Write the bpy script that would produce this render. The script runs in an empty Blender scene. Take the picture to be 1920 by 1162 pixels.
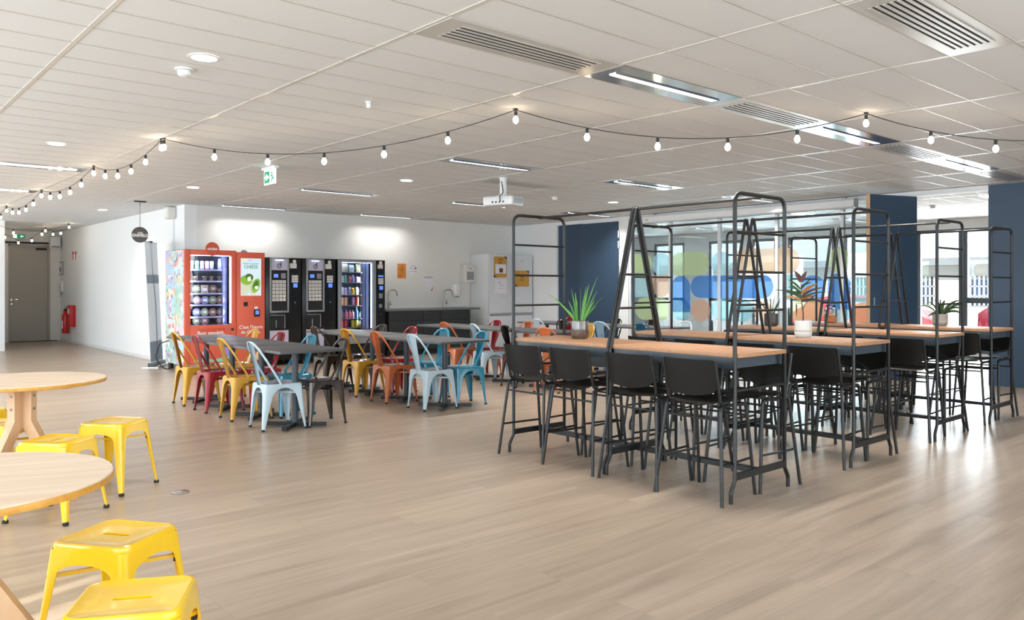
import bpy, bmesh, math, random
from mathutils import Vector, Matrix

# ------------------------------------------------------------------ camera, light, exposure
SC = bpy.context.scene
F, YH, CAMH = 1501.0, 538.0, 1.30          # focal length and horizon row for a 1920 x 1162 frame
YAW = math.atan2(2675 - 960, F)            # room axes: +X runs away to the right, +Y away to the left
FW = (math.cos(YAW), math.sin(YAW)); RT = (math.sin(YAW), -math.cos(YAW))
cam = bpy.data.cameras.new('camera'); cam_ob = bpy.data.objects.new('camera', cam)
SC.collection.objects.link(cam_ob); SC.camera = cam_ob
cam.sensor_fit = 'HORIZONTAL'; cam.sensor_width = 36; cam.lens = 36 * F / 1920
cam.shift_y = -(581 - YH) / 1920; cam.clip_start = 0.05; cam.clip_end = 300
cam_ob.location = (0, 0, CAMH); cam_ob.rotation_euler = (math.pi / 2, 0, YAW - math.pi / 2)

world = bpy.data.worlds.new('sky'); SC.world = world; world.use_nodes = True
wn = world.node_tree.nodes
wn['Background'].inputs[0].default_value = (0.86, 0.93, 1.0, 1); wn['Background'].inputs[1].default_value = 1.25

def lamp(name, kind, energy, color=(1, 1, 1), loc=(0, 0, 0), rot=(0, 0, 0), size=None, size_y=None, angle=None, spread=None):
    l = bpy.data.lights.new(name, kind); l.energy = energy; l.color = color
    if size: l.size = size
    if size_y: l.shape = 'RECTANGLE'; l.size_y = size_y
    if angle is not None: l.angle = angle
    if spread is not None: l.spread = spread
    o = bpy.data.objects.new(name, l); SC.collection.objects.link(o)
    o.location = loc; o.rotation_euler = rot
    return o
lamp('sun', 'SUN', 6.5, (1, .95, .87), rot=(math.radians(60), 0, math.radians(-72)), angle=math.radians(.6))
# daylight in the window openings behind and beside the camera, and in the far glazed front
R90 = math.pi / 2
for y, e in ((-.6, 130), (3.4, 145), (7.4, 130), (11.4, 150), (16.2, 165)):
    lamp('window_daylight', 'AREA', e, (.86, .945, 1), (-2.95, y, 1.5), (0, -R90, 0), 1.9, 3.2)
for x in (-.2, 4.0, 8.4):
    lamp('window_daylight', 'AREA', 105, (.86, .945, 1), (x, -3.45, 1.5), (R90, 0, 0), 3.4, 1.9)
for y in (6.2, 9.6, 13.0):
    lamp('window_daylight', 'AREA', 300, (.86, .95, 1), (17.35, y, 1.45), (0, R90, 0), 2.0, 2.6)
SC.view_settings.view_transform = 'Standard'; SC.view_settings.look = 'None'
SC.view_settings.exposure = 0.13; SC.view_settings.gamma = 1; SC.view_settings.use_curve_mapping = False
cy = SC.cycles
cy.max_bounces = 8; cy.diffuse_bounces = 4; cy.glossy_bounces = 3; cy.transmission_bounces = 6; cy.transparent_max_bounces = 16
cy.caustics_reflective = False; cy.caustics_refractive = False; cy.sample_clamp_indirect = 6; cy.use_denoising = True

# ------------------------------------------------------------------ layout helpers
def ray(x):
    l = (x - 960) / F
    return FW[0] + l * RT[0], FW[1] + l * RT[1]
def on_x(px, py, X):                       # where the sight line meets the wall x = X -> (Y, z)
    r = ray(px); d = X / r[0]
    return d * r[1], CAMH - (py - YH) * d / F
def on_y(px, py, Y):
    r = ray(px); d = Y / r[1]
    return d * r[0], CAMH - (py - YH) * d / F
def on_z(px, py, z):
    d = F * (CAMH - z) / (py - YH); l = (px - 960) / F * d
    return d * FW[0] + l * RT[0], d * FW[1] + l * RT[1]

# ------------------------------------------------------------------ mesh helpers
COL = SC.collection
def rounded(pts, r, n=5, closed=False):
    pts = [Vector(p) for p in pts]; out = []; m = len(pts)
    for i, p in enumerate(pts):
        if not closed and i in (0, m - 1): out.append(p); continue
        a = pts[i - 1] - p; b = pts[(i + 1) % m] - p
        la, lb = a.length, b.length; a.normalize(); b.normalize()
        ang = a.angle(b)
        if ang > math.pi - .02: out.append(p); continue
        t = min(r / math.tan(ang / 2), la * .49, lb * .49)
        p0, p1 = p + a * t, p + b * t
        for k in range(n + 1):
            s = k / n
            out.append(p0 * (1 - s) ** 2 + p * 2 * s * (1 - s) + p1 * s * s)
    return out
class MB:
    def __init__(s): s.bm = bmesh.new(); s.mi = 0
    def face(s, vs):
        try: f = s.bm.faces.new(vs); f.material_index = s.mi; return f
        except ValueError: return None
    def box(s, x0, x1, y0, y1, z0, z1, rz=0, piv=None):
        c = [(x, y, z) for z in (z0, z1) for x, y in ((x0, y0), (x1, y0), (x1, y1), (x0, y1))]
        if rz:
            px, py = piv if piv else ((x0 + x1) / 2, (y0 + y1) / 2)
            ca, sa = math.cos(rz), math.sin(rz)
            c = [(px + (x - px) * ca - (y - py) * sa, py + (x - px) * sa + (y - py) * ca, z) for x, y, z in c]
        v = [s.bm.verts.new(p) for p in c]
        for q in ((3, 2, 1, 0), (4, 5, 6, 7), (0, 1, 5, 4), (1, 2, 6, 5), (2, 3, 7, 6), (3, 0, 4, 7)): s.face([v[i] for i in q])
        return s
    def tube(s, pts, r, n=8, closed=False, caps=True):
        pts = [Vector(p) for p in pts]; m = len(pts)
        rr = r if isinstance(r, (list, tuple)) else [r] * m
        rings = []; nrm = None
        for i, p in enumerate(pts):
            if closed: t = (pts[(i + 1) % m] - pts[i - 1])
            else: t = pts[min(i + 1, m - 1)] - pts[max(i - 1, 0)]
            t.normalize()
            if nrm is None:
                nrm = t.orthogonal()
            nrm = (nrm - t * nrm.dot(t))
            if nrm.length < 1e-6: nrm = t.orthogonal()
            nrm.normalize(); b = t.cross(nrm)
            rings.append([s.bm.verts.new(p + nrm * math.cos(2 * math.pi * k / n) * rr[i] + b * math.sin(2 * math.pi * k / n) * rr[i]) for k in range(n)])
        for i in range(m if closed else m - 1):
            A, B = rings[i], rings[(i + 1) % m]
            for k in range(n): s.face([A[k], A[(k + 1) % n], B[(k + 1) % n], B[k]])
        if caps and not closed: s.face(rings[0][::-1]); s.face(rings[-1])
        return s
    def flat(s, a, b, w, h):               # rectangular bar from a to b, width w across, height h up
        a, b = Vector(a), Vector(b); t = (b - a).normalized()
        up = Vector((0, 0, 1)) if abs(t.z) < .9 else Vector((0, 1, 0))
        u = t.cross(up).normalized(); v = u.cross(t).normalized()
        c = [p + u * (w / 2) * i + v * (h / 2) * j for p in (a, b) for i, j in ((-1, -1), (1, -1), (1, 1), (-1, 1))]
        v_ = [s.bm.verts.new(p) for p in c]
        for q in ((3, 2, 1, 0), (4, 5, 6, 7), (0, 1, 5, 4), (1, 2, 6, 5), (2, 3, 7, 6), (3, 0, 4, 7)): s.face([v_[i] for i in q])
        return s
    def lathe(s, prof, n=20, c=(0, 0, 0), M=None, cap=True):
        rings = []
        for r, z in prof:
            ring = []
            for k in range(n):
                p = Vector((r * math.cos(2 * math.pi * k / n), r * math.sin(2 * math.pi * k / n), z))
                if M: p = M @ p
                ring.append(s.bm.verts.new(p + Vector(c)))
            rings.append(ring)
        for A, B in zip(rings, rings[1:]):
            for k in range(n): s.face([A[k], A[(k + 1) % n], B[(k + 1) % n], B[k]])
        if cap: s.face(rings[0][::-1]); s.face(rings[-1])
        return s
    def cyl(s, c, r, h, n=16, M=None): return s.lathe([(r, 0), (r, h)], n, c, M)
    def loops(s, loops, cap0=False, cap1=False):
        R = [[s.bm.verts.new(p) for p in L] for L in loops]; n = len(R[0])
        for A, B in zip(R, R[1:]):
            for k in range(n): s.face([A[k], A[(k + 1) % n], B[(k + 1) % n], B[k]])
        if cap0: s.face(R[0][::-1])
        if cap1: s.face(R[-1])
        return s
    def prism(s, poly, vec):
        a = [s.bm.verts.new(p) for p in poly]; b = [s.bm.verts.new(Vector(p) + Vector(vec)) for p in poly]
        s.face(a[::-1]); s.face(b); n = len(a)
        for k in range(n): s.face([a[k], a[(k + 1) % n], b[(k + 1) % n], b[k]])
        return s
    def sphere(s, c, r, n=12, m=8, sz=1):
        return s.lathe([(max(r * math.sin(math.pi * k / m), r * .02), -r * sz * math.cos(math.pi * k / m)) for k in range(m + 1)], n, c)
    def build(s, name, mats, parent=None, label=None, bevel=0, smooth=35, loc=None):
        bm = s.bm
        bmesh.ops.recalc_face_normals(bm, faces=bm.faces)
        if bevel:
            ed = [e for e in bm.edges if len(e.link_faces) == 2 and e.calc_face_angle(0) > .5]
            bmesh.ops.bevel(bm, geom=ed, offset=bevel, segments=2, profile=.6, affect='EDGES', clamp_overlap=True)
        me = bpy.data.meshes.new(name); bm.to_mesh(me); bm.free()
        for p in me.polygons: p.use_smooth = True
        me.set_sharp_from_angle(angle=math.radians(smooth))
        for m in (mats if isinstance(mats, (list, tuple)) else [mats]): me.materials.append(m)
        o = bpy.data.objects.new(name, me); COL.objects.link(o)
        if parent: o.parent = parent
        if label: o['label'] = label
        if loc: o.location = loc
        return o
def thing(name, label, cat, loc=(0, 0, 0), rz=0, group=None):
    o = bpy.data.objects.new(name, None); COL.objects.link(o); o.empty_display_size = .1
    o.location = loc; o.rotation_euler = (0, 0, rz)
    return tag(o, label, cat, group)
def tag(o, label, cat, group=None):
    o['label'] = label; o['category'] = cat
    if group: o['group'] = group
    return o
def struct(o): o['kind'] = 'structure'; return o
def dup(root, loc=None, rz=None, label=None, group=None, parent=None):
    c = root.copy(); COL.objects.link(c)
    if parent: c.parent = parent
    if loc is not None: c.location = loc
    if rz is not None: c.rotation_euler = (0, 0, rz)
    if label: c['label'] = label
    if group: c['group'] = group
    for ch in list(root.children): dup(ch, parent=c)
    return c
def text_mesh(name, s, size, mat, parent, loc, rot=(R90, 0, 0), bold=.0, align='CENTER', depth=.0015, sx=1.0, label=None):
    cu = bpy.data.curves.new(name, 'FONT'); cu.body = s; cu.size = size; cu.align_x = align; cu.align_y = 'CENTER'
    cu.offset = bold; cu.extrude = depth; cu.resolution_u = 3
    t = bpy.data.objects.new(name, cu); COL.objects.link(t)
    bpy.context.view_layer.update()
    me = bpy.data.meshes.new_from_object(t.evaluated_get(bpy.context.evaluated_depsgraph_get()))
    COL.objects.unlink(t); bpy.data.objects.remove(t)
    me.materials.clear(); me.materials.append(mat)
    o = bpy.data.objects.new(name, me); COL.objects.link(o); o.parent = parent
    o.location = loc; o.rotation_euler = rot; o.scale = (sx, 1, 1)
    if label: o['label'] = label
    return o

# ------------------------------------------------------------------ materials
def lin(c):
    if isinstance(c, str): c = tuple(int(c[i:i + 2], 16) / 255 for i in (0, 2, 4))
    return tuple(x / 12.92 if x <= .04045 else ((x + .055) / 1.055) ** 2.4 for x in c) + (1,)
def mat(name, col, rough=.5, metal=0, spec=.5, emit=None, es=0, coat=0, noise=None):
    m = bpy.data.materials.new(name); m.use_nodes = True; nt = m.node_tree; b = nt.nodes['Principled BSDF']
    b.inputs['Base Color'].default_value = lin(col); b.inputs['Roughness'].default_value = rough
    b.inputs['Metallic'].default_value = metal; b.inputs['Specular IOR Level'].default_value = spec
    if coat: b.inputs['Coat Weight'].default_value = coat; b.inputs['Coat Roughness'].default_value = .08
    if emit: b.inputs['Emission Color'].default_value = lin(emit); b.inputs['Emission Strength'].default_value = es
    if noise:                               # (scale, amount): gentle tone and gloss variation
        tc = nt.nodes.new('ShaderNodeTexCoord'); nz = nt.nodes.new('ShaderNodeTexNoise'); nz.inputs['Scale'].default_value = noise[0]
        nz.inputs['Detail'].default_value = 5
        mr = nt.nodes.new('ShaderNodeMapRange'); mr.inputs[3].default_value = 1 - noise[1]; mr.inputs[4].default_value = 1 + noise[1]
        mx = nt.nodes.new('ShaderNodeMix'); mx.data_type = 'RGBA'; mx.blend_type = 'MULTIPLY'; mx.inputs[0].default_value = 1
        mx.inputs[6].default_value = lin(col)
        nt.links.new(tc.outputs['Object'], nz.inputs['Vector']); nt.links.new(nz.outputs['Fac'], mr.inputs[0])
        nt.links.new(mr.outputs[0], mx.inputs[7]); nt.links.new(mx.outputs[2], b.inputs['Base Color'])
    return m
def glass(name, tint=(1, 1, 1), refl=.06):
    m = bpy.data.materials.new(name); m.use_nodes = True; nt = m.node_tree; nt.nodes.clear()
    o = nt.nodes.new('ShaderNodeOutputMaterial'); t = nt.nodes.new('ShaderNodeBsdfTransparent'); g = nt.nodes.new('ShaderNodeBsdfGlossy')
    t.inputs[0].default_value = tint + (1,); g.inputs['Roughness'].default_value = .02
    fr = nt.nodes.new('ShaderNodeFresnel'); fr.inputs['IOR'].default_value = 1.45
    mul = nt.nodes.new('ShaderNodeMath'); mul.operation = 'MULTIPLY'; mul.inputs[1].default_value = refl / .04
    mx = nt.nodes.new('ShaderNodeMixShader')
    nt.links.new(fr.outputs[0], mul.inputs[0]); mul.use_clamp = True
    nt.links.new(mul.outputs[0], mx.inputs[0]); nt.links.new(t.outputs[0], mx.inputs[1]); nt.links.new(g.outputs[0], mx.inputs[2])
    nt.links.new(mx.outputs[0], o.inputs[0]); return m
def film(name, col, clear=.45):             # tinted window film: lets light through in its own colour
    m = bpy.data.materials.new(name); m.use_nodes = True; nt = m.node_tree; nt.nodes.clear()
    o = nt.nodes.new('ShaderNodeOutputMaterial'); t = nt.nodes.new('ShaderNodeBsdfTransparent'); l = nt.nodes.new('ShaderNodeBsdfTranslucent')
    d = nt.nodes.new('ShaderNodeBsdfDiffuse'); a = nt.nodes.new('ShaderNodeMixShader'); b = nt.nodes.new('ShaderNodeMixShader')
    for n in (t, l, d): n.inputs[0].default_value = lin(col)
    t.inputs[0].default_value = tuple(x ** .5 for x in lin(col)[:3]) + (1,)
    a.inputs[0].default_value = .5; b.inputs[0].default_value = clear
    nt.links.new(l.outputs[0], a.inputs[1]); nt.links.new(d.outputs[0], a.inputs[2])
    nt.links.new(a.outputs[0], b.inputs[1]); nt.links.new(t.outputs[0], b.inputs[2]); nt.links.new(b.outputs[0], o.inputs[0]); return m
def wood(name, c1, c2, scale=(1.5, 14, 14), rough=.4, planks=None, axis='X', bump=.05):
    m = bpy.data.materials.new(name); m.use_nodes = True; nt = m.node_tree; b = nt.nodes['Principled BSDF']; N = nt.nodes.new; L = nt.links.new
    tc = N('ShaderNodeTexCoord'); mp = N('ShaderNodeMapping'); mp.inputs['Scale'].default_value = scale
    nz = N('ShaderNodeTexNoise'); nz.inputs['Scale'].default_value = 1; nz.inputs['Detail'].default_value = 7; nz.inputs['Roughness'].default_value = .62
    nz.inputs['Distortion'].default_value = .6
    L(tc.outputs['Object'], mp.inputs[0]); 
    cr = N('ShaderNodeValToRGB'); cr.color_ramp.elements[0].position = .3; cr.color_ramp.elements[1].position = .72
    cr.color_ramp.elements[0].color = lin(c2); cr.color_ramp.elements[1].color = lin(c1)
    L(nz.outputs['Fac'], cr.inputs[0]); out = cr.outputs[0]
    if planks:
        bk = N('ShaderNodeTexBrick'); bk.inputs['Scale'].default_value = 1; bk.inputs['Brick Width'].default_value = planks[0]; bk.inputs['Row Height'].default_value = planks[1]
        bk.inputs['Mortar Size'].default_value = .0012; bk.inputs['Mortar Smooth'].default_value = .3; bk.offset = .37; bk.offset_frequency = 3
        bk.inputs['Color1'].default_value = (.945, .945, .945, 1); bk.inputs['Color2'].default_value = (1.04, 1.04, 1.04, 1); bk.inputs['Mortar'].default_value = (.78, .76, .74, 1)
        L(tc.outputs['Object'], bk.inputs['Vector'])
        ad = N('ShaderNodeVectorMath'); ad.operation = 'ADD'; sc_ = N('ShaderNodeVectorMath'); sc_.operation = 'SCALE'; sc_.inputs['Scale'].default_value = 9
        L(bk.outputs['Color'], sc_.inputs[0]); L(mp.outputs[0], ad.inputs[0]); L(sc_.outputs[0], ad.inputs[1]); L(ad.outputs[0], nz.inputs['Vector'])
        mx = N('ShaderNodeMix'); mx.data_type = 'RGBA'; mx.blend_type = 'MULTIPLY'; mx.inputs[0].default_value = 1
        L(out, mx.inputs[6]); L(bk.outputs['Color'], mx.inputs[7]); out = mx.outputs[2]
    else: L(mp.outputs[0], nz.inputs['Vector'])
    L(out, b.inputs['Base Color']); b.inputs['Roughness'].default_value = rough
    bp = N('ShaderNodeBump'); bp.inputs['Strength'].default_value = bump; bp.inputs['Distance'].default_value = .002
    L(nz.outputs['Fac'], bp.inputs['Height']); L(bp.outputs[0], b.inputs['Normal'])
    return m
M = {}
M['wall'] = mat('white_paint', 'eceff1', .6, noise=(.8, .012)); M['wall_warm'] = mat('cream_paint', 'e6e5e2', .6, noise=(.8, .012))
M['navy'] = mat('navy_laminate', '32485f', .42, noise=(1.2, .03)); M['skirt'] = mat('white_trim', 'dfe2e4', .4)
M['tile'] = mat('ceiling_tile', 'dfe1e3', .75, noise=(3, .015)); M['tbar'] = mat('ceiling_rail', 'd3d0c8', .32, spec=.6)
M['groove'] = mat('tile_joint', 'b9b3a8', .35)
M['floor'] = wood('oak_vinyl_planks', 'bcaa96', '9a8877', (.8, 11, 1), .3, (1.25, .19), bump=.03)
M['black'] = mat('black_steel', '131517', .4, .0, .5, noise=(6, .1)); M['blackp'] = mat('black_plastic', '1a1917', .4, noise=(5, .08))
M['apron'] = mat('slate_steel', '3a444d', .38, noise=(4, .05)); M['dark'] = mat('dark_recess', '0b0c0d', .6)  # dark: black panels, and shade painted into vent slots and cup bay
M['ply'] = wood('beech_veneer', 'b88a66', 'a57853', (2, 26, 26), .42); M['oak'] = wood('light_oak', 'ecd9c2', 'dcc0a2', (2, 22, 22), .38)
M['oak_edge'] = wood('golden_edge', 'd9a44c', 'c18a35', (2, 30, 30), .4); M['beech'] = wood('beech_leg', 'dcbb98', 'c79f7b', (20, 20, 1.6), .45)
M['laminate'] = mat('grey_laminate', '4b4c4f', .42, noise=(9, .06)); M['cap'] = mat('rubber', '1c1b1a', .6)
M['steel'] = mat('brushed_steel', '9b9389', .28, 1); M['chrome'] = mat('polished_metal', 'd5d7d9', .12, 1)
M['panel'] = mat('reflector_panel', 'c9ccd0', .14, .85); M['ventp'] = mat('vent_panel', 'cfcdc8', .3, .25)
M['white'] = mat('white_plastic', 'e8e9ea', .35); M['offwhite'] = mat('ivory_plastic', 'd7d5d0', .45); M['grey'] = mat('grey_plastic', '8d9094', .4)
M['paper'] = mat('paper', 'e9e8ee', .7); M['ink'] = mat('ink', '27272b', .7); M['midink'] = mat('grey_ink', '8a8a92', .7)
M['orange_paper'] = mat('orange_paper', 'd98a3a', .6); M['ochre'] = mat('ochre_paper', 'c9963f', .6); M['navy_print'] = mat('navy_print', '20204f', .6)
M['lum'] = mat('lamp_diffuser', 'ffffff', .5, emit='fffaf2', es=5.0); M['bulb'] = mat('lit_bulb', 'ffffff', .3, emit='ffe3bd', es=28)
M['door'] = mat('grey_door', 'aaa59c', .5, noise=(1, .02)); M['frame_dark'] = mat('dark_window_frame', '3a444e', .4)
M['coral'] = mat('coral_enamel', 'd9644c', .38, noise=(2, .02)); M['coral_d'] = mat('deep_coral', 'cf5338', .4)
M['mblack'] = mat('machine_black', '101113', .25); M['mgrey'] = mat('machine_silver', '9a9ea4', .32, .5); M['lilac'] = mat('lilac_panel', 'b9b6cc', .35)
M['screen'] = mat('lit_screen', '202428', .3, emit='dcecf5', es=.92); M['blue_screen'] = mat('blue_display', '3f66d6', .3, emit='5f86ee', es=1.0)
M['led'] = mat('cool_led', 'ffffff', .3, emit='cfdcff', es=5.5); M['shelf'] = mat('lilac_shelf', 'b8bde6', .4)
M['inner'] = mat('cabinet_liner', '232a4a', .5); M['inner2'] = mat('cabinet_liner_light', '4d5678', .5)
M['glass'] = glass('clear_glass'); M['pane'] = glass('partition_glass', (.86, .94, .97), .07)
M['exit_green'] = mat('sign_green', '1f8f6a', .4, emit='2aa57c', es=.3); M['exit_white'] = mat('sign_white', 'e9fbf4', .4, emit='e0fff4', es=.7)
M['red'] = mat('signal_red', 'bd1f23', .35); M['kitchen'] = mat('charcoal_front', '2a2d2f', .45, noise=(3, .04)); M['worktop'] = mat('grey_worktop', '6c6d6c', .4)
M['fridge'] = mat('fridge_silver', 'd6d9df', .35); M['fridge_w'] = mat('fridge_white', 'e2e6e8', .4)
M['leaf'] = mat('aloe_green', '538c40', .4, noise=(30, .2)); M['leaf_d'] = mat('dark_green_leaf', '37502f', .4, noise=(20, .2)); M['leaf_r'] = mat('bronze_leaf', '5a3a34', .45, noise=(25, .35))
M['leaf_y'] = mat('dry_leaf', 'a5753f', .5, noise=(20, .2)); M['soil'] = mat('soil', '2a201a', .9, noise=(60, .3)); M['stem'] = mat('stem_brown', '4a3a30', .6)
M['pot_smoke'] = mat('ribbed_smoked_glass', '4d4038', .12, 0, .7, coat=.5); M['pot_dark'] = mat('charcoal_pot', '3b3634', .4); M['pot_white'] = mat('white_pot', 'd4d4d0', .5, noise=(14, .03)); M['pot_sand'] = mat('sand_pot', '9c958b', .5, noise=(14, .05))
M['nuts'] = mat('nuts', 'b06a32', .6, noise=(70, .5)); M['banner'] = film('grey_banner', 'c3c9d0', .12); M['banner_b'] = film('banner_print', 'a6aebb', .1)
M['asphalt'] = mat('asphalt', 'b9b9b6', .9); M['facade'] = mat('white_render', 'dcdcd8', .8); M['roofgrey'] = mat('roof_edge', '7d858a', .6)
M['carred'] = mat('car_paint_red', 'd02230', .2, coat=.8); M['carmar'] = mat('car_paint_maroon', '7a1f30', .2, coat=.8); M['carglass'] = mat('car_glass', '15191d', .08)
CH = {'yellow': 'd5a133', 'red': '981c2a', 'pale blue': 'bcd3e0', 'brown': '3d342c', 'turquoise': '2b88a5', 'orange': 'c4693a', 'white': 'd7dfe5', 'black': '262321', 'dark teal': '1d5f7c'}
for k, v in CH.items(): M['ch_' + k] = mat(k.replace(' ', '_') + '_enamel', v, .16, .55 if k in ('brown',) else 0, .5, coat=.5)
M['stool'] = mat('sun_yellow_enamel', 'f6c81f', .22, 0, .5, coat=.3)

# ------------------------------------------------------------------ the room
HC = 2.65                                   # ceiling height
XR, YB, XL, YF = 11.75, 13.35, 4.58, 22.0   # glazed side, back wall, corridor wall, far wall
fl = struct(MB().box(-3.1, 17.3, -3.6, 22.4, -.12, 0).build('floor', M['floor']))
ce = struct(MB().box(-3.1, 17.3, -3.6, 22.4, HC, HC + .12).build('ceiling', M['tile']))
g = MB()
for k in range(-3, 13): g.box(1.09 + 1.304 * k - .012, 1.09 + 1.304 * k + .012, -3.5, 22.2, HC - .0035, HC)
g.build('ceiling_grid', M['tbar'], ce)
g = MB()
for k in range(-14, 61): g.box(-3, 17.2, 1.492 + .3423 * k - .0045, 1.492 + .3423 * k + .0045, HC - .0025, HC)
g.build('tile_joints', M['groove'], ce)
struct(MB().box(4.78, 13.0, YB, YB + .2, 0, HC).build('wall_back', M['wall_warm']))
struct(MB().box(XL, XL + .2, YB, YF + .2, 0, HC).build('wall_corridor', M['wall']))
w = MB(); w.box(2.0, 3.49, YF, YF + .2, 0, HC); w.box(4.36, XL, YF, YF + .2, 0, HC); w.box(3.49, 4.36, YF, YF + .2, 2.32, HC)
struct(w.build('wall_far', M['wall_warm']))
w = MB(); w.box(-3, 2.957, 19.02, 19.22, 0, HC); w.box(2.757, 2.957, 19.22, YF, 0, HC)
struct(w.build('wall_passage', M['wall']))
w = MB(); w.box(-3.1, -2.9, -3.6, 19.1, 0, .45); w.box(-3.1, -2.9, -3.6, 19.1, 2.5, HC)
for y0, y1 in ((-3.6, -2.3), (1.1, 1.7), (5.1, 5.7), (9.1, 9.7), (13.1, 14.5), (17.9, 19.1)): w.box(-3.1, -2.9, y0, y1, .45, 2.5)
struct(w.build('wall_street', M['wall']))
w = MB(); w.box(-3.1, 17.3, -3.6, -3.4, 0, .45); w.box(-3.1, 17.3, -3.6, -3.4, 2.5, HC)
for x0, x1 in ((-3.1, -2.0), (1.6, 2.2), (5.8, 6.6), (10.2, 17.3)): w.box(x0, x1, -3.6, -3.4, .45, 2.5)
struct(w.build('wall_rear', M['wall']))
n = 20
for i, y in enumerate((-.6, 3.4, 7.4, 11.4, 16.2)):        # windows beside the camera: dark frames, with wide bars added to cut the sun into streaks
    o = struct(MB().box(-3.04, -2.98, y - 1.7, y + 1.7, .45, .5).box(-3.04, -2.98, y - 1.7, y + 1.7, 2.45, 2.5).box(-3.04, -2.98, y - .5, y - .1, .5, 2.45).box(-3.04, -2.98, y + .35, y + .95, .5, 2.45).build('window_%d' % (n + i), M['frame_dark']))
MB().box(-3.0, -2.985, 1.7, 2.3, .45, 2.5).box(-3.0, -2.985, 2.46, 2.6, .45, 2.5).box(-3.0, -2.985, 2.68, 5.1, .45, 2.5).build('window_blind', M['offwhite'], bpy.data.objects['window_21'])  # unseen boards added to mask the sun, leaving narrow gaps for floor streaks
struct(MB().box(4.57, XL, YB + .6, YF, 0, .06).build('baseboard_corridor', M['skirt']))

# glazed side: navy panels, glass, an open navy leaf
struct(MB().box(XR, XR + .14, -3.4, 3.83, 0, HC).build('wall_right', M['navy']))
w = MB(); w.box(XR, XR + .14, 3.83, 12.0, 2.585, HC); w.box(XR, XR + .14, 12.0, YB, 0, HC); w.box(XR, XR + .14, 10.05, 10.27, 0, 2.585)
struct(w.build('trim_header', M['wall']))
struct(MB().box(XR - .03, XR, 10.29, 11.33, .02, 2.57).build('door_3', M['navy']))
hg = MB()
for z in (2.25, 2.05, .35): hg.box(XR - .036, XR - .024, 10.262, 10.285, z, z + .14)
hg.build('hinge', M['white'], bpy.data.objects['door_3'])
struct(MB().box(XR + .05, XR + .1, 11.34, 12.0, 0, 2.585).build('wall_recess', M['navy']))
# open leaf swings into the room from the jamb
leaf = struct(MB().box(0, .865, -.025, .025, .01, 2.575).build('door_2', M['navy']))
leaf.location = (XR + .0, 4.76, 0); leaf.rotation_euler = (0, 0, math.radians(160))
MB().box(.865, .872, -.03, .03, .01, 2.58).build('edge_lipping', M['beech'], leaf)
lk = MB().box(.78, .8, -.034, .034, 1.02, 1.16); lk.build('lock_plate', M['chrome'], leaf)
posts = (10.02, 9.08, 8.03, 6.94, 5.84, 4.83)
w = MB()
for y in posts: w.box(XR + .01, XR + .07, y - .025, y + .025, .08, 2.585)
w.box(XR + .01, XR + .07, 4.8, 10.05, 0, .08)
gp = struct(w.build('window_8', M['skirt']))
MB().box(XR + .036, XR + .044, 4.83, 10.03, .08, 2.58).build('pane', M['pane'], gp)

FX = XR + .03
cur = {}
def yz(px, py): return on_x(px, py, FX)
def stadium(name, col, x0, y0, x1, y1, top=True, bot=True, left=True, right=True, vertical=False):
    ya, za = yz(x0, y0); yb, zb = yz(x1, y1)
    y_hi, y_lo = max(ya, yb), min(ya, yb); zc = (yz((x0 + x1) / 2, y0)[1], yz((x0 + x1) / 2, y1)[1]); z_hi, z_lo = max(zc), min(zc)
    W, H = y_hi - y_lo, z_hi - z_lo; r = min(W, H) / 2; pts = []
    def arc(cy, cz, a0, a1): 
        for k in range(13):
            a = a0 + (a1 - a0) * k / 12; pts.append((FX, cy + r * math.cos(a), cz + r * math.sin(a)))
    corner = lambda on, cy, cz, a0, a1, p: arc(cy, cz, a0, a1) if on else pts.append((FX,) + p)
    # the image's left is +Y
    corner((right and not vertical) or (top and vertical), y_lo + r, z_hi - r, math.pi / 2, math.pi, (y_lo, z_hi))
    corner((right and not vertical) or (bot and vertical), y_lo + r, z_lo + r, math.pi, 1.5 * math.pi, (y_lo, z_lo))
    corner((left and not vertical) or (bot and vertical), y_hi - r, z_lo + r, 1.5 * math.pi, 2 * math.pi, (y_hi, z_lo))
    corner((left and not vertical) or (top and vertical), y_hi - r, z_hi - r, 0, math.pi / 2, (y_hi, z_hi))
    k = cur.get(col, 0); cur[col] = k + 1
    FILMS.append((col, pts))
FILMS = []
S = stadium
S('', 'lime', 1170, 476, 1223, 514, left=False); S('', 'aqua', 1223, 474, 1257, 516, vertical=True); S('', 'salmon', 1223, 515, 1257, 557, vertical=True, top=False)
S('', 'lime', 1257, 473, 1330, 516); S('', 'blue', 1259, 517, 1294, 585, vertical=True, bot=False); S('', 'blue', 1295, 516, 1450, 559)
S('', 'blue', 1168, 519, 1190, 568, vertical=True, bot=False); S('', 'aqua', 1191, 516, 1223, 557, top=False, bot=False, left=False, right=False)
S('', 'sky', 1258, 558, 1294, 600, vertical=True); S('', 'salmon', 1295, 560, 1332, 603, vertical=True); S('', 'lime', 1191, 558, 1257, 600)
S('', 'sky', 1168, 559, 1190, 599, vertical=True); S('', 'sky', 1333, 560, 1412, 602); S('', 'peach', 1374, 466, 1499, 513); S('', 'salmon', 1413, 565, 1449, 602, vertical=True)
S('', 'blue', 1501, 516, 1548, 563, vertical=True); S('', 'lime', 1554, 463, 1592, 511, vertical=True); S('', 'blue', 1552, 512, 1594, 580, vertical=True, bot=False)
S('', 'aqua', 1470, 514, 1500, 562, top=False, bot=False, left=False, right=False); S('', 'lime', 1480, 563, 1545, 603); S('', 'sky', 1556, 566, 1596, 606, vertical=True)
S('', 'aqua', 1597, 520, 1640, 566, left=False); S('', 'lime', 1597, 567, 1650, 608); S('', 'aqua', 1333, 472, 1372, 515, vertical=True)
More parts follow.
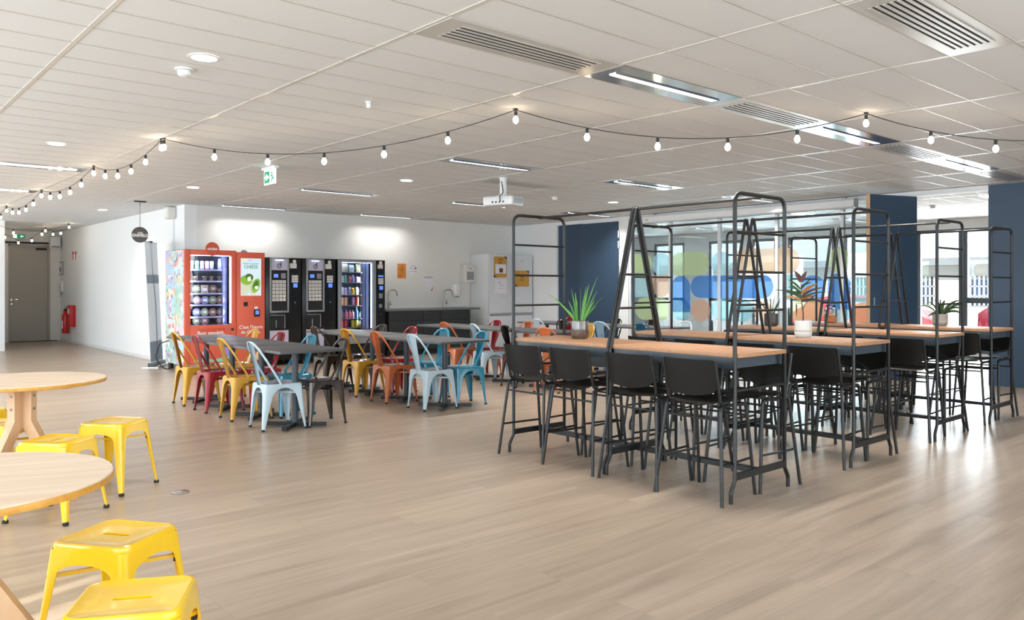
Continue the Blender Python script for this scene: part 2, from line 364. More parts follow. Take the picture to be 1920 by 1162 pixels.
FC = {'lime': 'd3e0a8', 'aqua': 'c0e6ea', 'salmon': 'dfae92', 'blue': '5288d4', 'sky': 'a0d8e4', 'peach': 'f3cba6'}
for i, (col, pts) in enumerate(FILMS):
    key = 'film_' + col
    if key not in M: M[key] = film(col + '_film', FC[col], .55)
    mb = MB(); mb.face([mb.bm.verts.new((x - .0006 * (i % 4), y, z)) for x, y, z in pts])   # adhesive film, one sheet on the pane
    mb.build(col + '_film', M[key], gp)

# room beyond the glass and the street outside
wins = ((5.15, 6.95), (7.65, 8.5), (8.72, 9.85), (10.15, 10.8), (11.05, 12.05), (12.8, 13.8), (14.6, 15.7))
w = MB(); w.box(17.2, 17.4, -3.6, 16.4, 2.46, HC); prev = -3.6
for y0, y1 in wins: w.box(17.2, 17.4, prev, y0, 0, 2.46); prev = y1
w.box(17.2, 17.4, prev, 16.4, 0, 2.46); struct(w.build('wall_street_front', M['wall']))
struct(MB().box(XR + .14, 17.4, 16.2, 16.4, 0, HC).box(12.8, 13.0, YB + .2, 16.2, 0, HC).build('wall_end', M['wall']))
for i, (y0, y1) in enumerate(wins):
    f = MB(); a, b = 17.22, 17.3
    f.box(a, b, y0, y0 + .07, .05, 2.46); f.box(a, b, y1 - .07, y1, .05, 2.46); f.box(a, b, y0, y1, 2.39, 2.46); f.box(a, b, y0, y1, .0, .07)
    if i == 0: f.box(a - .02, b, 5.98, 6.14, .05, 2.46); f.box(a, b, 5.15, 6.0, .98, 1.09)
    else: f.box(a, b, y0, y1, .95, 1.02)
    fo = struct(f.build('window_%d' % (i + 1), M['frame_dark']))
    MB().box(a + .03, a + .036, y0 + .05, y1 - .05, .05, 2.42).build('pane', M['glass'], fo)
struct(MB().box(17.4, 80, -25, 60, -.6, -.35).build('ground', M['asphalt']))
bld = thing('office_building', 'low white building with barred windows across the street', 'building', (36, 12, -.35))
MB().box(0, 8, -16, 22, 0, 2.55).build('wall', M['facade'], bld)
MB().box(-1.0, 8, -16, 22, 2.55, 2.85).build('roof_edge', M['roofgrey'], bld)
for y in (-.9, 1.7, 4.4):
    f = MB().box(-.06, .02, y, y + 1.5, .9, 2.1).build('window', M['carglass'], bld)
    f = MB()
    for k in range(9): f.box(-.11, -.07, y + .05 + k * .17, y + .12 + k * .17, .9, 2.1)
    for z in (1.25, 1.65): f.box(-.11, -.07, y, y + 1.5, z, z + .05)
    f.build('window_bars', M['white'], bld)
fe = thing('street_fence', 'pale railing fence across the street', 'fence', (31.0, 8.4, -.35))
f = MB()
for k in range(60): f.box(-.015, .015, -3 + k * .1, -2.97 + k * .1, .1, .95)
f.build('balusters', M['facade'], fe); MB().box(-.03, .03, -3, 3, .95, 1.0).build('top_rail', M['roofgrey'], fe)
def car(name, label, paint, loc, rz):
    t = thing(name, label, 'car', loc, rz)
    prof = [(-2.0, .35), (-2.05, .7), (-1.75, .92), (-1.2, .98), (-.65, 1.36), (.55, 1.42), (1.35, 1.3), (1.8, .98), (1.98, .85), (2.0, .4), (1.6, .25), (-1.7, .25)]
    b = MB(); L = []
    for y, s in ((-.82, .93), (-.8, 1), (0, 1.02), (.8, 1), (.82, .93)): L.append([(x * (1 if abs(y) < .81 else .985), y * (.86 if z > 1.0 else 1), .25 + (z - .25) * s) for x, z in prof])
    b.loops(L, True, True).build('body', paint, t, smooth=50)
    gl = MB(); gl.prism([(-1.08, -.74, 1.0), (-.62, -.72, 1.3), (.5, -.72, 1.34), (1.2, -.72, 1.24), (1.45, -.74, 1.0)], (0, 1.48, 0)); gl.build('side_windows', M['carglass'], t)
    MB().prism([(-1.17, -.62, 1.0), (-1.17, .62, 1.0), (-.72, .55, 1.33), (-.72, -.55, 1.33)], (-.02, 0, .02)).build('windscreen', M['carglass'], t)
    for x in (-1.25, 1.25):
        for y in (-.8, .8):
            wh = MB().lathe([(.06, -.09), (.32, -.09), (.33, 0), (.32, .09), (.06, .09)], 20, (x, y, .32), Matrix.Rotation(R90, 4, 'X')).build('wheel', M['cap'], t)
            MB().lathe([(.02, -.1), (.2, -.1), (.2, .1), (.02, .1)], 16, (x, y, .32), Matrix.Rotation(R90, 4, 'X')).build('hub', M['chrome'], wh)
    for y in (-.55, .55): MB().sphere((-1.9, y, .74), .13, 10, 6, .6).build('headlamp', M['chrome'], t)
car('parked_car', 'red car parked outside behind the open navy door', M['carred'], (24.5, 11.4, -.35), math.radians(97))
car('parked_car', 'dark maroon car outside, half hidden by the navy wall', M['carmar'], (27.5, 7.0, -.35), math.radians(88))

# corridor door, far end
d = struct(MB().box(3.53, 4.31, YF + .03, YF + .07, .01, 2.28).build('door_1', M['door']))
f = MB(); f.box(3.49, 3.53, YF - .01, YF + .1, 0, 2.32); f.box(4.31, 4.36, YF - .01, YF + .1, 0, 2.32); f.box(3.49, 4.36, YF - .01, YF + .1, 2.28, 2.32); f.build('door_frame', M['door'], d)
f = MB(); f.tube(rounded([(3.56, YF + .03, 1.0), (3.56, YF - .03, 1.0), (3.68, YF - .03, 1.0)], .02), .01); f.cyl((3.56, YF + .03, 1.0), .022, .012, 12, Matrix.Rotation(R90, 4, 'X')); f.cyl((3.56, YF + .03, .9), .018, .012, 12, Matrix.Rotation(R90, 4, 'X')); f.build('handle', M['chrome'], d)
f = MB(); f.box(4.06, 4.28, YF - .03, YF + .03, 2.19, 2.24); f.build('door_closer', M['cap'], d, bevel=.005)
tag(MB().box(3.4, 4.38, YF - .05, YF - .0, 2.335, 2.375).build('door_track', M['cap'], bevel=.004), 'dark rail above the grey corridor door', 'rail')
struct(MB().box(3.5, 4.5, YF - .12, YF, 0, .012).build('trim_threshold', M['cap']))

# ------------------------------------------------------------------ pressed steel chairs and stools
def steel_leg(sx, sy, top, bot, zt, half, z1, z2, w0, w1, r=.022, gauge=.003):
    """one folded leg: an L section whose arms widen into the arch under the seat"""
    mb = MB(); rows = []
    zs = [0, .05, .12, .2, z1] + [z1 + (z2 - z1) * (1 - (1 - k / 7) ** 1.7) for k in range(1, 8)] + [zt]
    for z in zs:
        t = z / zt; cx = bot[0] + (top[0] - bot[0]) * t; cyy = bot[1] + (top[1] - bot[1]) * t
        wd = w0 + (w1 - w0) * min(1, z / z1)
        if z <= z1: ax = ay = wd
        else:
            s = min(1, (z - z1) / (z2 - z1)); q = 1 - math.sqrt(max(0, 1 - s * s))
            ax = wd + (cx - wd) * q; ay = wd + (cyy - wd) * q
        rr = min(r, wd * .6)
        pts = [(cx - ax, cyy), (cx - (ax + rr) / 2, cyy)]
        for k in range(5):
            a = math.pi / 2 * (1 - k / 4); pts.append((cx - rr + rr * math.cos(a), cyy - rr + rr * math.sin(a)))
        pts += [(cx, cyy - (ay + rr) / 2), (cx, cyy - ay)]
        rows.append([mb.bm.verts.new((sx * x, sy * y, z)) for x, y in pts])
    for A, B in zip(rows, rows[1:]):
        for k in range(len(A) - 1): mb.face([A[k], A[k + 1], B[k + 1], B[k]])
    bmesh.ops.recalc_face_normals(mb.bm, faces=mb.bm.faces)
    c = Vector((sx * (bot[0] - .05), sy * (bot[1] - .05), zt / 2))
    f = mb.bm.faces[len(mb.bm.faces) // 3] if False else None
    mb.bm.faces.ensure_lookup_table(); f = mb.bm.faces[3]
    if f.normal.dot(f.calc_center_median() - Vector((0, 0, f.calc_center_median().z))) < 0: bmesh.ops.reverse_faces(mb.bm, faces=mb.bm.faces)
    bmesh.ops.solidify(mb.bm, geom=mb.bm.faces[:], thickness=gauge)
    return mb
def rrect(hx, hy, r, z, n=5):
    out = []
    for qx, qy, a0 in ((1, 1, 0), (-1, 1, 90), (-1, -1, 180), (1, -1, 270)):
        for k in range(n):
            a = math.radians(a0 + 90 * k / (n - 1)); out.append((qx * (hx - r) + r * math.cos(a), qy * (hy - r) + r * math.sin(a), z))
    return out
def foot_cap(leg, sx, sy, bot):
    MB().lathe([(.012, 0), (.0165, .002), (.0165, .016), (.012, .02)], 10, (sx * (bot[0] - .011), sy * (bot[1] - .011), 0)).build('foot_cap', M['cap'], leg)

def make_chair(col):
    mt = M['ch_' + col]; t = thing('steel_chair', '-', 'chair'); zt = .418; h = .172
    lo = []
    for s, z in ((1.0, zt - .012), (1.01, zt - .004), (.98, zt + .003), (.92, zt + .004), (.88, zt), (.5, zt - .004)): lo.append(rrect(h * s, h * s, .05 * s, z))
    MB().loops(lo, False, True).build('seat', mt, t)
    for sx, sy in ((1, 1), (1, -1), (-1, 1), (-1, -1)):
        bot = (.20, .215) if sx > 0 else (.205, .172)
        lg = steel_leg(sx, sy, (h + .001, h + .001), bot, zt - .006, h, .27, .385, .021, .062).build('leg', mt, t)
        foot_cap(lg, sx, sy, bot)
    pts = []
    for k in range(25):
        a = math.pi * k / 24; c, s = math.cos(a), math.sin(a); hh = abs(s) ** .85
        pts.append((-.03 - .225 * hh, math.copysign(abs(c) ** .62, c) * .172, zt + .38 * hh))
    MB().tube(pts, .011, 8).build('back_frame', mt, t)
    sp = MB(); rows = []
    for z, x, w in ((zt - .012, -.168, .05), (zt + .03, -.176, .052), (zt + .12, -.196, .058), (zt + .24, -.222, .066), (zt + .34, -.244, .07), (zt + .382, -.256, .066)):
        rows.append([sp.bm.verts.new((x - .012 * (1 - (v * v)), w * v, z)) for v in (-1, -.8, -.4, 0, .4, .8, 1)])
    for A, B in zip(rows, rows[1:]):
        for k in range(6): sp.face([A[k], A[k + 1], B[k + 1], B[k]])
    bmesh.ops.solidify(sp.bm, geom=sp.bm.faces[:], thickness=.004)
    sp.build('backrest', mt, t)
    MB().flat((.165, .165, .33), (-.165, -.15, .33), .012, .018).flat((.165, -.165, .33), (-.165, .15, .33), .012, .018).build('cross_brace', mt, t)
    return t
def make_stool():
    mt = M['stool']; t = thing('steel_stool', '-', 'stool'); zt = .43; h = .148
    lo = []
    for s, z in ((1.0, zt - .02), (1.012, zt - .006), (.985, zt + .006), (.93, zt + .009), (.9, zt + .007), (.5, zt + .004)): lo.append(rrect(h * s, h * s, .042 * s, z))
    slot = []
    for x, y, z in rrect(.052, .011, .0105, 0): slot.append((x, y, zt + .003))
    lo.append(slot); lo.append([(x, y, zt - .03) for x, y, z in slot])
    MB().loops(lo).build('seat', mt, t)
    for sx, sy in ((1, 1), (1, -1), (-1, 1), (-1, -1)):
        bot = (.19, .19)
        lg = steel_leg(sx, sy, (h + .001, h + .001), bot, zt - .012, h, .335, .375, .021, .05, r=.026).build('leg', mt, t)
        foot_cap(lg, sx, sy, bot)
    MB().flat((.15, .15, .325), (-.15, -.15, .325), .016, .012).flat((.15, -.15, .318), (-.15, .15, .318), .016, .012).build('cross_brace', mt, t)
    bt = MB()
    for sx, sy in ((1, 1), (1, -1), (-1, 1), (-1, -1)): bt.cyl((sx * .138, sy * .138, .305), .009, .014, 8)
    bt.build('brace_bolts', M['cap'], t)
    return t
PROTO = {}
def chair(col, x, y, rz, label, group='coloured steel chairs at the grey tables'):
    if col not in PROTO: PROTO[col] = c = make_chair(col); c.location = (x, y, 0); c.rotation_euler = (0, 0, rz); c['label'] = label; c['group'] = group; return c
    return dup(PROTO[col], (x, y, 0), rz, label, group)

# ------------------------------------------------------------------ grey cafe tables
def make_table():
    t = thing('cafe_table', '-', 'table')
    MB().box(-.32, .32, -.369, .369, .712, .737).build('tabletop', M['laminate'], t, bevel=.003)
    MB().lathe([(.03, .03), (.03, .7)], 16).lathe([(.075, .7), (.075, .712)], 16).build('column', M['apron'], t)
    for k in range(4):
        a = math.pi / 4 + k * math.pi / 2; c, s = math.cos(a), math.sin(a)
        b = MB(); b.flat((c * .02, s * .02, .032), (c * .29, s * .29, .032), .045, .034); b.build('foot', M['black'], t)
    return t
tb0 = make_table(); used_t = [False]
GN = {1: 'the coral machine row', 2: 'the snack machine row', 3: 'the sink counter row', 4: 'the navy panel row'}
ORD = ('first', 'second', 'third', 'fourth', 'fifth', 'sixth', 'seventh', 'eighth')
def tables(gi, cx, y0, n):
    for k in range(n):
        lab = 'grey pedestal table, %s from the open floor in %s' % (ORD[k], GN[gi])
        if not used_t[0]:
            used_t[0] = True; tb0.location = (cx, y0 + .74 * k, 0); tb0['label'] = lab; tb0['group'] = 'grey pedestal tables'
        else: dup(tb0, (cx, y0 + .74 * k, 0), 0, lab, 'grey pedestal tables')
tables(1, 3.38, 6.92, 4); tables(2, 5.145, 6.98, 4); tables(3, 7.17, 7.42, 4); tables(4, 9.0, 7.2, 4)
D2R = math.radians
def row(gi, side, items):
    for k, (col, x, y, rz) in enumerate(items):
        s = 'corridor side' if side == 'L' else 'bar-table side'
        chair(col, x, y, D2R(rz if side == 'L' else 180 + rz), '%s steel chair, %s from the open floor, %s of %s' % (col, ORD[k], s, GN[gi]))
row(1, 'L', (('pale blue', 3.25, 7.02, -3), ('yellow', 3.25, 7.74, -2), ('red', 3.245, 8.42, 0), ('yellow', 3.25, 9.09, 1)))
row(1, 'R', (('brown', 3.66, 6.98, -4), ('turquoise', 3.68, 7.66, 0), ('red', 3.67, 8.36, 2), ('yellow', 3.69, 9.1, 0)))
row(2, 'L', (('pale blue', 5.02, 7.05, -2), ('orange', 5.0, 7.77, 0), ('yellow', 5.02, 8.49, 3), ('brown', 5.0, 9.2, 0)))
row(2, 'R', (('turquoise', 5.45, 7.05, -8), ('turquoise', 5.46, 7.75, 4), ('red', 5.47, 8.44, 0), ('brown', 5.48, 9.15, 3)))
row(3, 'L', (('orange', 6.97, 7.2, 24), ('black', 7.01, 7.84, -6), ('pale blue', 7.0, 8.47, -14), ('orange', 7.0, 9.18, 0)))
row(3, 'R', (('yellow', 7.62, 7.44, -10), ('orange', 7.5, 8.5, 0), ('red', 7.5, 9.2, 0)))
row(4, 'L', (('dark teal', 8.78, 7.15, 14), ('pale blue', 8.76, 7.86, 8), ('black', 8.76, 8.62, 10), ('white', 8.8, 9.2, 0)))
row(4, 'R', (('white', 9.4, 7.16, 0), ('brown', 9.36, 7.72, 5), ('black', 9.32, 8.42, 0), ('red', 9.3, 9.42, 0)))

# ------------------------------------------------------------------ bar tables with ladder frames
def make_unit():
    t = thing('bar_table', '-', 'table'); L = 1.01; y0 = .0135
    MB().box(-.272, .272, .008, 1.03, .872, .897).build('tabletop', M['ply'], t, bevel=.002)
    a = MB(); a.box(-.268, -.248, .03, 1.0, .803, .872); a.box(.248, .268, .03, 1.0, .803, .872); a.box(-.25, .25, .06, .08, .803, .872); a.box(-.25, .25, .955, .975, .803, .872)
    a.build('apron', M['apron'], t)
    side = [(-.325, L, 0), (-.325, L, .065), (-.283, L, .135), (-.283, L, 1.87), (.283, L, 1.87), (.283, L, .135), (.325, L, .065), (.325, L, 0)]
    pts = rounded(side[:3], .04, 4)[:-1] + rounded([side[2], side[3], side[4], side[5]], .075, 7) + rounded(side[5:], .04, 4)[1:]
    MB().tube(pts, .0125, 10).build('ladder_frame', M['black'], t, smooth=60)
    for z in (1.154, 1.393, 1.635): MB().tube([(-.283, L, z), (.283, L, z)], .008, 8).build('rung', M['black'], t)
    MB().flat((-.283, L, .155), (.283, L, .155), .02, .04).build('crossbar', M['black'], t)
    MB().flat((-.283, L, .675), (.283, L, .675), .028, .014).build('bag_rail', M['black'], t)
    MB().flat((0, L - .01, .68), (0, L - .27, .83), .014, .01).build('brace', M['black'], t)
    MB().box(-.03, .03, .0, L, .135, .165).build('foot_beam', M['black'], t)
    for s in (-1, 1): pass
    A = [(-.325, y0, 0), (-.325, y0, .065), (-.283, y0, .135), (-.283, y0, .86), (-.012, y0, 1.868), (.012, y0, 1.868), (.283, y0, .86), (.283, y0, .135), (.325, y0, .065), (.325, y0, 0)]
    MB().tube(rounded(A, .05, 5), .0125, 10).build('a_frame', M['black'], t, smooth=60)
    for z in (1.151, 1.39):
        hw = .283 - (.283 - .012) * (z - .86) / (1.868 - .86)
        MB().tube([(-hw, y0, z), (hw, y0, z)], .008, 8).build('rung', M['black'], t)
    MB().flat((-.283, y0, .155), (.283, y0, .155), .02, .04).build('crossbar', M['black'], t)
    MB().tube([(0, y0, 1.862), (0, L, 1.862)], .0105, 10).build('top_rail', M['black'], t)
    return t
def make_barstool():
    t = thing('bar_stool', '-', 'stool'); b = M['black']
    se = MB(); rows = []
    for x, z, w in ((-.165, .585, .165), (-.15, .597, .18), (-.09, .594, .19), (0, .59, .196), (.1, .598, .2), (.16, .604, .197), (.2, .592, .185)):
        rows.append([se.bm.verts.new((x, w * v, z + .01 * v * v)) for v in (-1, -.9, -.5, 0, .5, .9, 1)])
    for A, B in zip(rows, rows[1:]):
        for k in range(6): se.face([A[k], B[k], B[k + 1], A[k + 1]])
    bmesh.ops.solidify(se.bm, geom=se.bm.faces[:], thickness=.012)
    se.build('seat', M['blackp'], t)
    bk = MB(); rows = []
    for i in range(9):
        f = i / 8; rows.append([])
        for v in (-1, -.85, -.6, -.3, 0, .3, .6, .85, 1):
            zb = .668 - .03 * (1 - v * v) + (.02 if abs(v) > .95 else 0); z = zb + (.862 - zb) * f
            rows[-1].append(bk.bm.verts.new((-.172 - .03 * f - .028 * (1 - v * v), .188 * v, z)))
    for A, B in zip(rows, rows[1:]):
        for k in range(8): bk.face([A[k], A[k + 1], B[k + 1], B[k]])
    bmesh.ops.solidify(bk.bm, geom=bk.bm.faces[:], thickness=.01)
    bk.build('backrest', M['blackp'], t)
    for s in (-1, 1):
        MB().tube(rounded([(-.212, s * .25, 0), (-.152, s * .2, .574), (-.08, s * .185, .578), (.1, s * .185, .578)], .035, 5), .011, 10).build('leg', b, t, smooth=60)
        MB().tube(rounded([(.205, s * .21, 0), (.14, s * .186, .574), (.06, s * .18, .576)], .03, 4), .011, 10).build('leg', b, t, smooth=60)
        MB().tube(rounded([(-.08, s * .188, .575), (-.14, s * .19, .6), (-.2, s * .193, .862)], .04, 5), .0105, 8).build('back_post', b, t, smooth=60)
        MB().tube([(-.19, s * .229, .235), (.182, s * .2, .235)], .008, 8).build('footrest', b, t)
    MB().tube([(.15, -.19, .5), (.15, .19, .5)], .007, 8).build('under_seat_rail', b, t); MB().tube([(-.155, -.2, .5), (-.155, .2, .5)], .007, 8).build('under_seat_rail', b, t)
    return t
unit0 = make_unit(); bs0 = make_barstool(); first = [True, True]
ROWS = ((4.47, 'the bright aloe row'), (5.945, 'the bronze plant row'),
        (7.44, 'the dark aloe row'), (8.72, 'the navy door row'))
for i, (cx, nm) in enumerate(ROWS):
    gap = .0 if i == 0 else .02
    for j, (rz, e) in enumerate(((180, 'open floor end'), (0, 'sink counter end'))):
        lab = 'beech bar table with black ladder frame, %s of %s' % (e, nm)
        if first[0]: first[0] = False; unit0.location = (cx, 3.755 - gap, 0); unit0.rotation_euler = (0, 0, D2R(rz)); unit0['label'] = lab; unit0['group'] = 'bar tables with ladder frames'
        else: dup(unit0, (cx, 3.755 + (gap if rz == 0 else -gap), 0), D2R(rz), lab, 'bar tables with ladder frames')
    for side, rz, sx in (('corridor', 0, -1), ('window', 180, 1)):
        for k, y in enumerate((2.975, 3.475, 4.01, 4.525)):
            jy = random.Random(i * 8 + k + (4 if sx > 0 else 0)).uniform(-.012, .012)
            lab = 'black bar stool, %s from the open floor, %s side of %s' % (ORD[k], side, nm)
            loc = (cx + sx * .222, y + jy, 0)
            if first[1]: first[1] = False; bs0.location = loc; bs0['label'] = lab; bs0['group'] = 'black bar stools'
            else: dup(bs0, loc, D2R(rz), lab, 'black bar stools')

# ------------------------------------------------------------------ round tables and yellow stools
def round_table(label, cx, cyy, r, rz):
    t = thing('round_table', label, 'table', (cx, cyy, 0), D2R(rz), 'round oak tables')
    MB().lathe([(r - .012, .70), (r, .705), (r, .722), (r - .004, .726)], 64).build('tabletop', M['oak'], t)
    MB().lathe([(r + .0005, .703), (r + .0015, .706), (r + .0015, .72), (r + .0005, .723)], 64, cap=False).build('edge_band', M['oak_edge'], t)
    MB().flat((-r * .72, 0, .69), (r * .72, 0, .69), .07, .022).flat((0, -r * .72, .69), (0, r * .72, .69), .07, .022).build('support_beam', M['beech'], t)
    for k in range(4):
        a = k * R90; c, s = math.cos(a), math.sin(a); w = .024
        pr = [(.012, .68), (.012, .44), (.20, 0), (.27, 0), (.27, .0), (.082, .47), (.082, .68)]
        pr = [(.012, .68), (.012, .45), (.31, .0), (.385, .0), (.085, .475), (.085, .68)]
        lg = MB().prism([(x * c + s * w, x * s - c * w, z) for x, z in pr], (-2 * s * w, 2 * c * w, 0)).build('leg', M['beech'], t, bevel=.003)
        bo = MB()
        for z in (.55, .63): bo.cyl((.085 * c, .085 * s, z), .008, .004, 8, Matrix.Rotation(a, 4, 'Z') @ Matrix.Rotation(R90, 4, 'Y'))
        bo.build('bolts', M['steel'], lg)
    return t
round_table('round pale oak table on bent wooden legs, beyond its twin', .985, 5.745, .468, -52)
round_table('round pale oak table nearest the camera, partly out of frame', .31, 2.87, .432, -18)
st0 = make_stool()
for k, (x, y, rz, lab) in enumerate(((1.475, 5.59, -51, 'yellow steel stool standing clear on the floor, beside the farther round table'), (1.055, 5.135, 42, 'yellow steel stool between the two round tables'),
        (.806, 3.03, -54, 'yellow steel stool showing its whole oval handle slot beside the nearer round table'), (.676, 2.38, -29, 'yellow steel stool nearest the camera, cut by the bottom edge'),
        (.91, 6.0, 45, 'yellow steel stool tucked under the farther round table'), (.86, 6.72, 30, 'yellow steel stool behind the farther round table'))):
    if k == 0: st0.location = (x, y, 0); st0.rotation_euler = (0, 0, D2R(rz)); st0['label'] = lab; st0['group'] = 'yellow steel stools'
    else: dup(st0, (x, y, 0), D2R(rz), lab, 'yellow steel stools')
tag(MB().lathe([(.052, 0), (.055, .002), (.05, .005), (.01, .006)], 24, (1.76, 5.2, 0)).build('floor_socket', M['chrome']), 'round metal floor socket cover in the oak floor', 'socket cover')

# ------------------------------------------------------------------ vending machines (fronts on the plane y = YM)
YM = 12.5
def V(px, py): return on_y(px, py, YM)
def panel(mb, x0, z0, x1, z1, d0, d1): return mb.box(min(x0, x1), max(x0, x1), YM - d1, YM - d0, min(z0, z1), max(z0, z1))
def vp(name, mt, parent, px0, py0, px1, py1, out=.006, inn=0.0, label=None, bevel=0, O=(0, 0)):
    a = V(px0, py0); b = V(px1, py1); mb = MB()
    mb.box(min(a[0], b[0]) - O[0], max(a[0], b[0]) - O[0], -out, inn, min(a[1], b[1]), max(a[1], b[1]))
    return mb.build(name, mt, parent, label, bevel)
def mural():
    m = bpy.data.materials.new('pastel_mural'); m.use_nodes = True; nt = m.node_tree; b = nt.nodes['Principled BSDF']; N = nt.nodes.new; L = nt.links.new
    tc = N('ShaderNodeTexCoord'); nz = N('ShaderNodeTexNoise'); nz.inputs['Scale'].default_value = 5; mp = N('ShaderNodeVectorMath'); mp.operation = 'MULTIPLY_ADD'
    mp.inputs[1].default_value = (.35,) * 3; L(tc.outputs['Object'], nz.inputs['Vector']); L(nz.outputs['Color'], mp.inputs[0]); L(tc.outputs['Object'], mp.inputs[2])
    prev = None
    for sc_, pal in ((3.2, ('b5d9e8', 'a7d3c9', 'cfe5ee', 'd9cfe0')), (8, ('f0d3b4', 'eeb39c', 'a6d2c0', 'c6bce0', 'f2e8d4', 'b4d3ea')), (17, ('e0857a', 'f3f0ea', '9bcab8', 'b3aad8', '6f7c98', 'f0c890'))):
        vo = N('ShaderNodeTexVoronoi'); vo.inputs['Scale'].default_value = sc_; L(mp.outputs[0], vo.inputs['Vector'])
        sx = N('ShaderNodeSeparateColor'); L(vo.outputs['Color'], sx.inputs[0])
        cr = N('ShaderNodeValToRGB'); cr.color_ramp.interpolation = 'CONSTANT'
        for k, c in enumerate(pal):
            e = cr.color_ramp.elements[k] if k < 2 else cr.color_ramp.elements.new(k / len(pal)); e.position = k / len(pal); e.color = lin(c)
        L(sx.outputs[0], cr.inputs[0])
        if prev is None: prev = cr.outputs[0]
        else:
            mx = N('ShaderNodeMix'); mx.data_type = 'RGBA'; th = N('ShaderNodeMath'); th.operation = 'GREATER_THAN'; th.inputs[1].default_value = .5 if sc_ < 10 else .76
            L(sx.outputs[1], th.inputs[0]); L(th.outputs[0], mx.inputs[0]); L(prev, mx.inputs[6]); L(cr.outputs[0], mx.inputs[7]); prev = mx.outputs[2]
    L(prev, b.inputs['Base Color']); b.inputs['Roughness'].default_value = .4; return m
M['mural'] = mural()
X0, X1, X2 = 4.285, 5.085, 5.56
vm = thing('vending_machine', 'coral food vending machine with a painted side and glass front', 'vending machine', (X0, YM, 0))
O = (X0, 0); W1, W2 = X1 - X0, X2 - X0; DP = .84
wl, wt = V(356, 477); wr, wb = V(433.5, 608); wl -= X0; wr -= X0
b = MB(); b.box(0.004, W1, .02, DP, 1.86, 1.878); b.box(.004, W1, .02, DP, .1, wb - .02); b.box(.004, .04, .02, DP, .1, 1.878); b.box(W1 - .04, W1, .02, DP, .1, 1.878); b.box(0, W1, DP - .03, DP, .1, 1.87)
b.box(W1 + .004, W2, .02, DP, .1, 1.852); b.build('body', M['mblack'], vm)
MB().box(-.004, .004, .012, DP, .1, 1.872).build('side_panel', M['mural'], vm, 'side panel painted with pastel shapes')
f = MB(); f.box(0, wl, -.03, .02, .1, 1.878); f.box(wr, W1, -.03, .02, .1, 1.878); f.box(wl, wr, -.03, .02, wt, 1.878); f.box(wl, wr, -.03, .02, .1, wb); f.build('door_frame', M['coral'], vm, bevel=.003)
MB().box(W1 + .008, W2, -.03, .02, .1, 1.857).build('payment_panel', M['coral'], vm, bevel=.003)
f = MB(); f.box(wl, wr, .55, .56, wb, wt); f.build('back_liner', M['inner'], vm)
f = MB(); f.box(wr - .13, wr - .12, .03, .5, wb, wt); f.build('divider', M['inner2'], vm)
M['blue_col'] = mat('blue_column', '2a3770', .4); M['blue_col2'] = mat('pale_blue_column', '7f92c4', .4)  # for added panels whose blue stands in for light in the dim side bays
MB().box(wr - .12, wr - .024, .1, .11, wb, wt).build('delivery_column', M['blue_col'], vm)
MB().box(wr - .022, wr - .006, .0, .02, wb + .02, wt - .02).build('light_strip', M['led'], vm)
MB().box(wl + .01, wr - .01, .03, .06, wt - .012, wt - .004).build('light_strip', M['led'], vm)
MB().box(wl, wr, -.012, -.008, wb, wt).build('window', M['glass'], vm)
SH = [V(390, y)[1] for y in (504.5, 526, 549, 570.5, 593)]
for z in SH: MB().box(wl, wr - .14, .02, .42, z - .024, z).build('shelf', M['shelf'], vm)
MB().box(wl, wr, .02, .5, wb - .012, wb + .002).build('shelf', M['shelf'], vm)
fx0, fz0 = V(370, 616); fx1, fz1 = V(420, 634)
f = MB().box(fx0 - X0, fx1 - X0, -.034, -.028, fz1, fz0).build('delivery_flap', M['coral_d'], vm, bevel=.002)
c = V(394.5, 624); text_mesh('lettering', 'Bon appétit,', .088, M['white'], vm, (c[0] - X0, -.036, c[1]), bold=.0015)
c = V(469, 613); text_mesh('lettering', "C'est l'heure", .076, M['white'], vm, (c[0] - X0, -.032, c[1]), bold=.0015)
c = V(469, 622); text_mesh('lettering', 'de Oraiso.', .076, M['white'], vm, (c[0] - X0, -.032, c[1]), bold=.0015)
c = V(396, 467); MB().lathe([(.103, -.01), (.108, -.006), (.108, .006), (.103, .01)], 32, (c[0] - X0, -.042, c[1]), Matrix.Rotation(R90, 4, 'X')).build('round_sign', M['coral_d'], vm)
text_mesh('lettering', 'oraiso', .062, M['white'], vm, (c[0] - X0, -.0535, c[1] + .004), bold=.002)
vp('lock', M['cap'], vm, 432, 615, 437, 619, .034, 0, O=O)
vp('screen', M['screen'], vm, 450, 484, 488, 554, .034, 0, O=O)
def scr(px, py): p = V(px, py); return p[0] - X0, -.0345, p[1]
c = scr(469, 494.5); text_mesh('screen_title', 'WRAP CREAMY', .042, M['exit_green'], vm, c, sx=.92); c = scr(469, 500.5); text_mesh('screen_title', 'CHEESE', .072, M['exit_green'], vm, c, sx=.95, bold=.001)
for px, col in ((455, 'f0d98a'), (468, 'b9b0e0'), (480, 'a9d4e6')):
    k = 'tag_' + col; M[k] = mat(k, col, .4, emit=col, es=.5); a = scr(px - 4, 486.5); z = scr(px + 4, 489.5); MB().box(a[0], z[0], -.0352, -.034, z[2], a[2]).build('screen_tag', M[k], vm)
def blob(name, mt, pts, dy=0): MB().prism([(scr(x, y)[0], -.0346 - dy, scr(x, y)[2]) for x, y in pts], (0, -.0004, 0)).build(name, mt, vm)
for k, col in (('wrap', 'c3c8b2'), ('lettuce', '7fae3a'), ('cheese', 'f2f4ea'), ('herb', '3f6b2a')): M['pic_' + k] = mat('pic_' + k, col, .4, emit=col, es=.45)
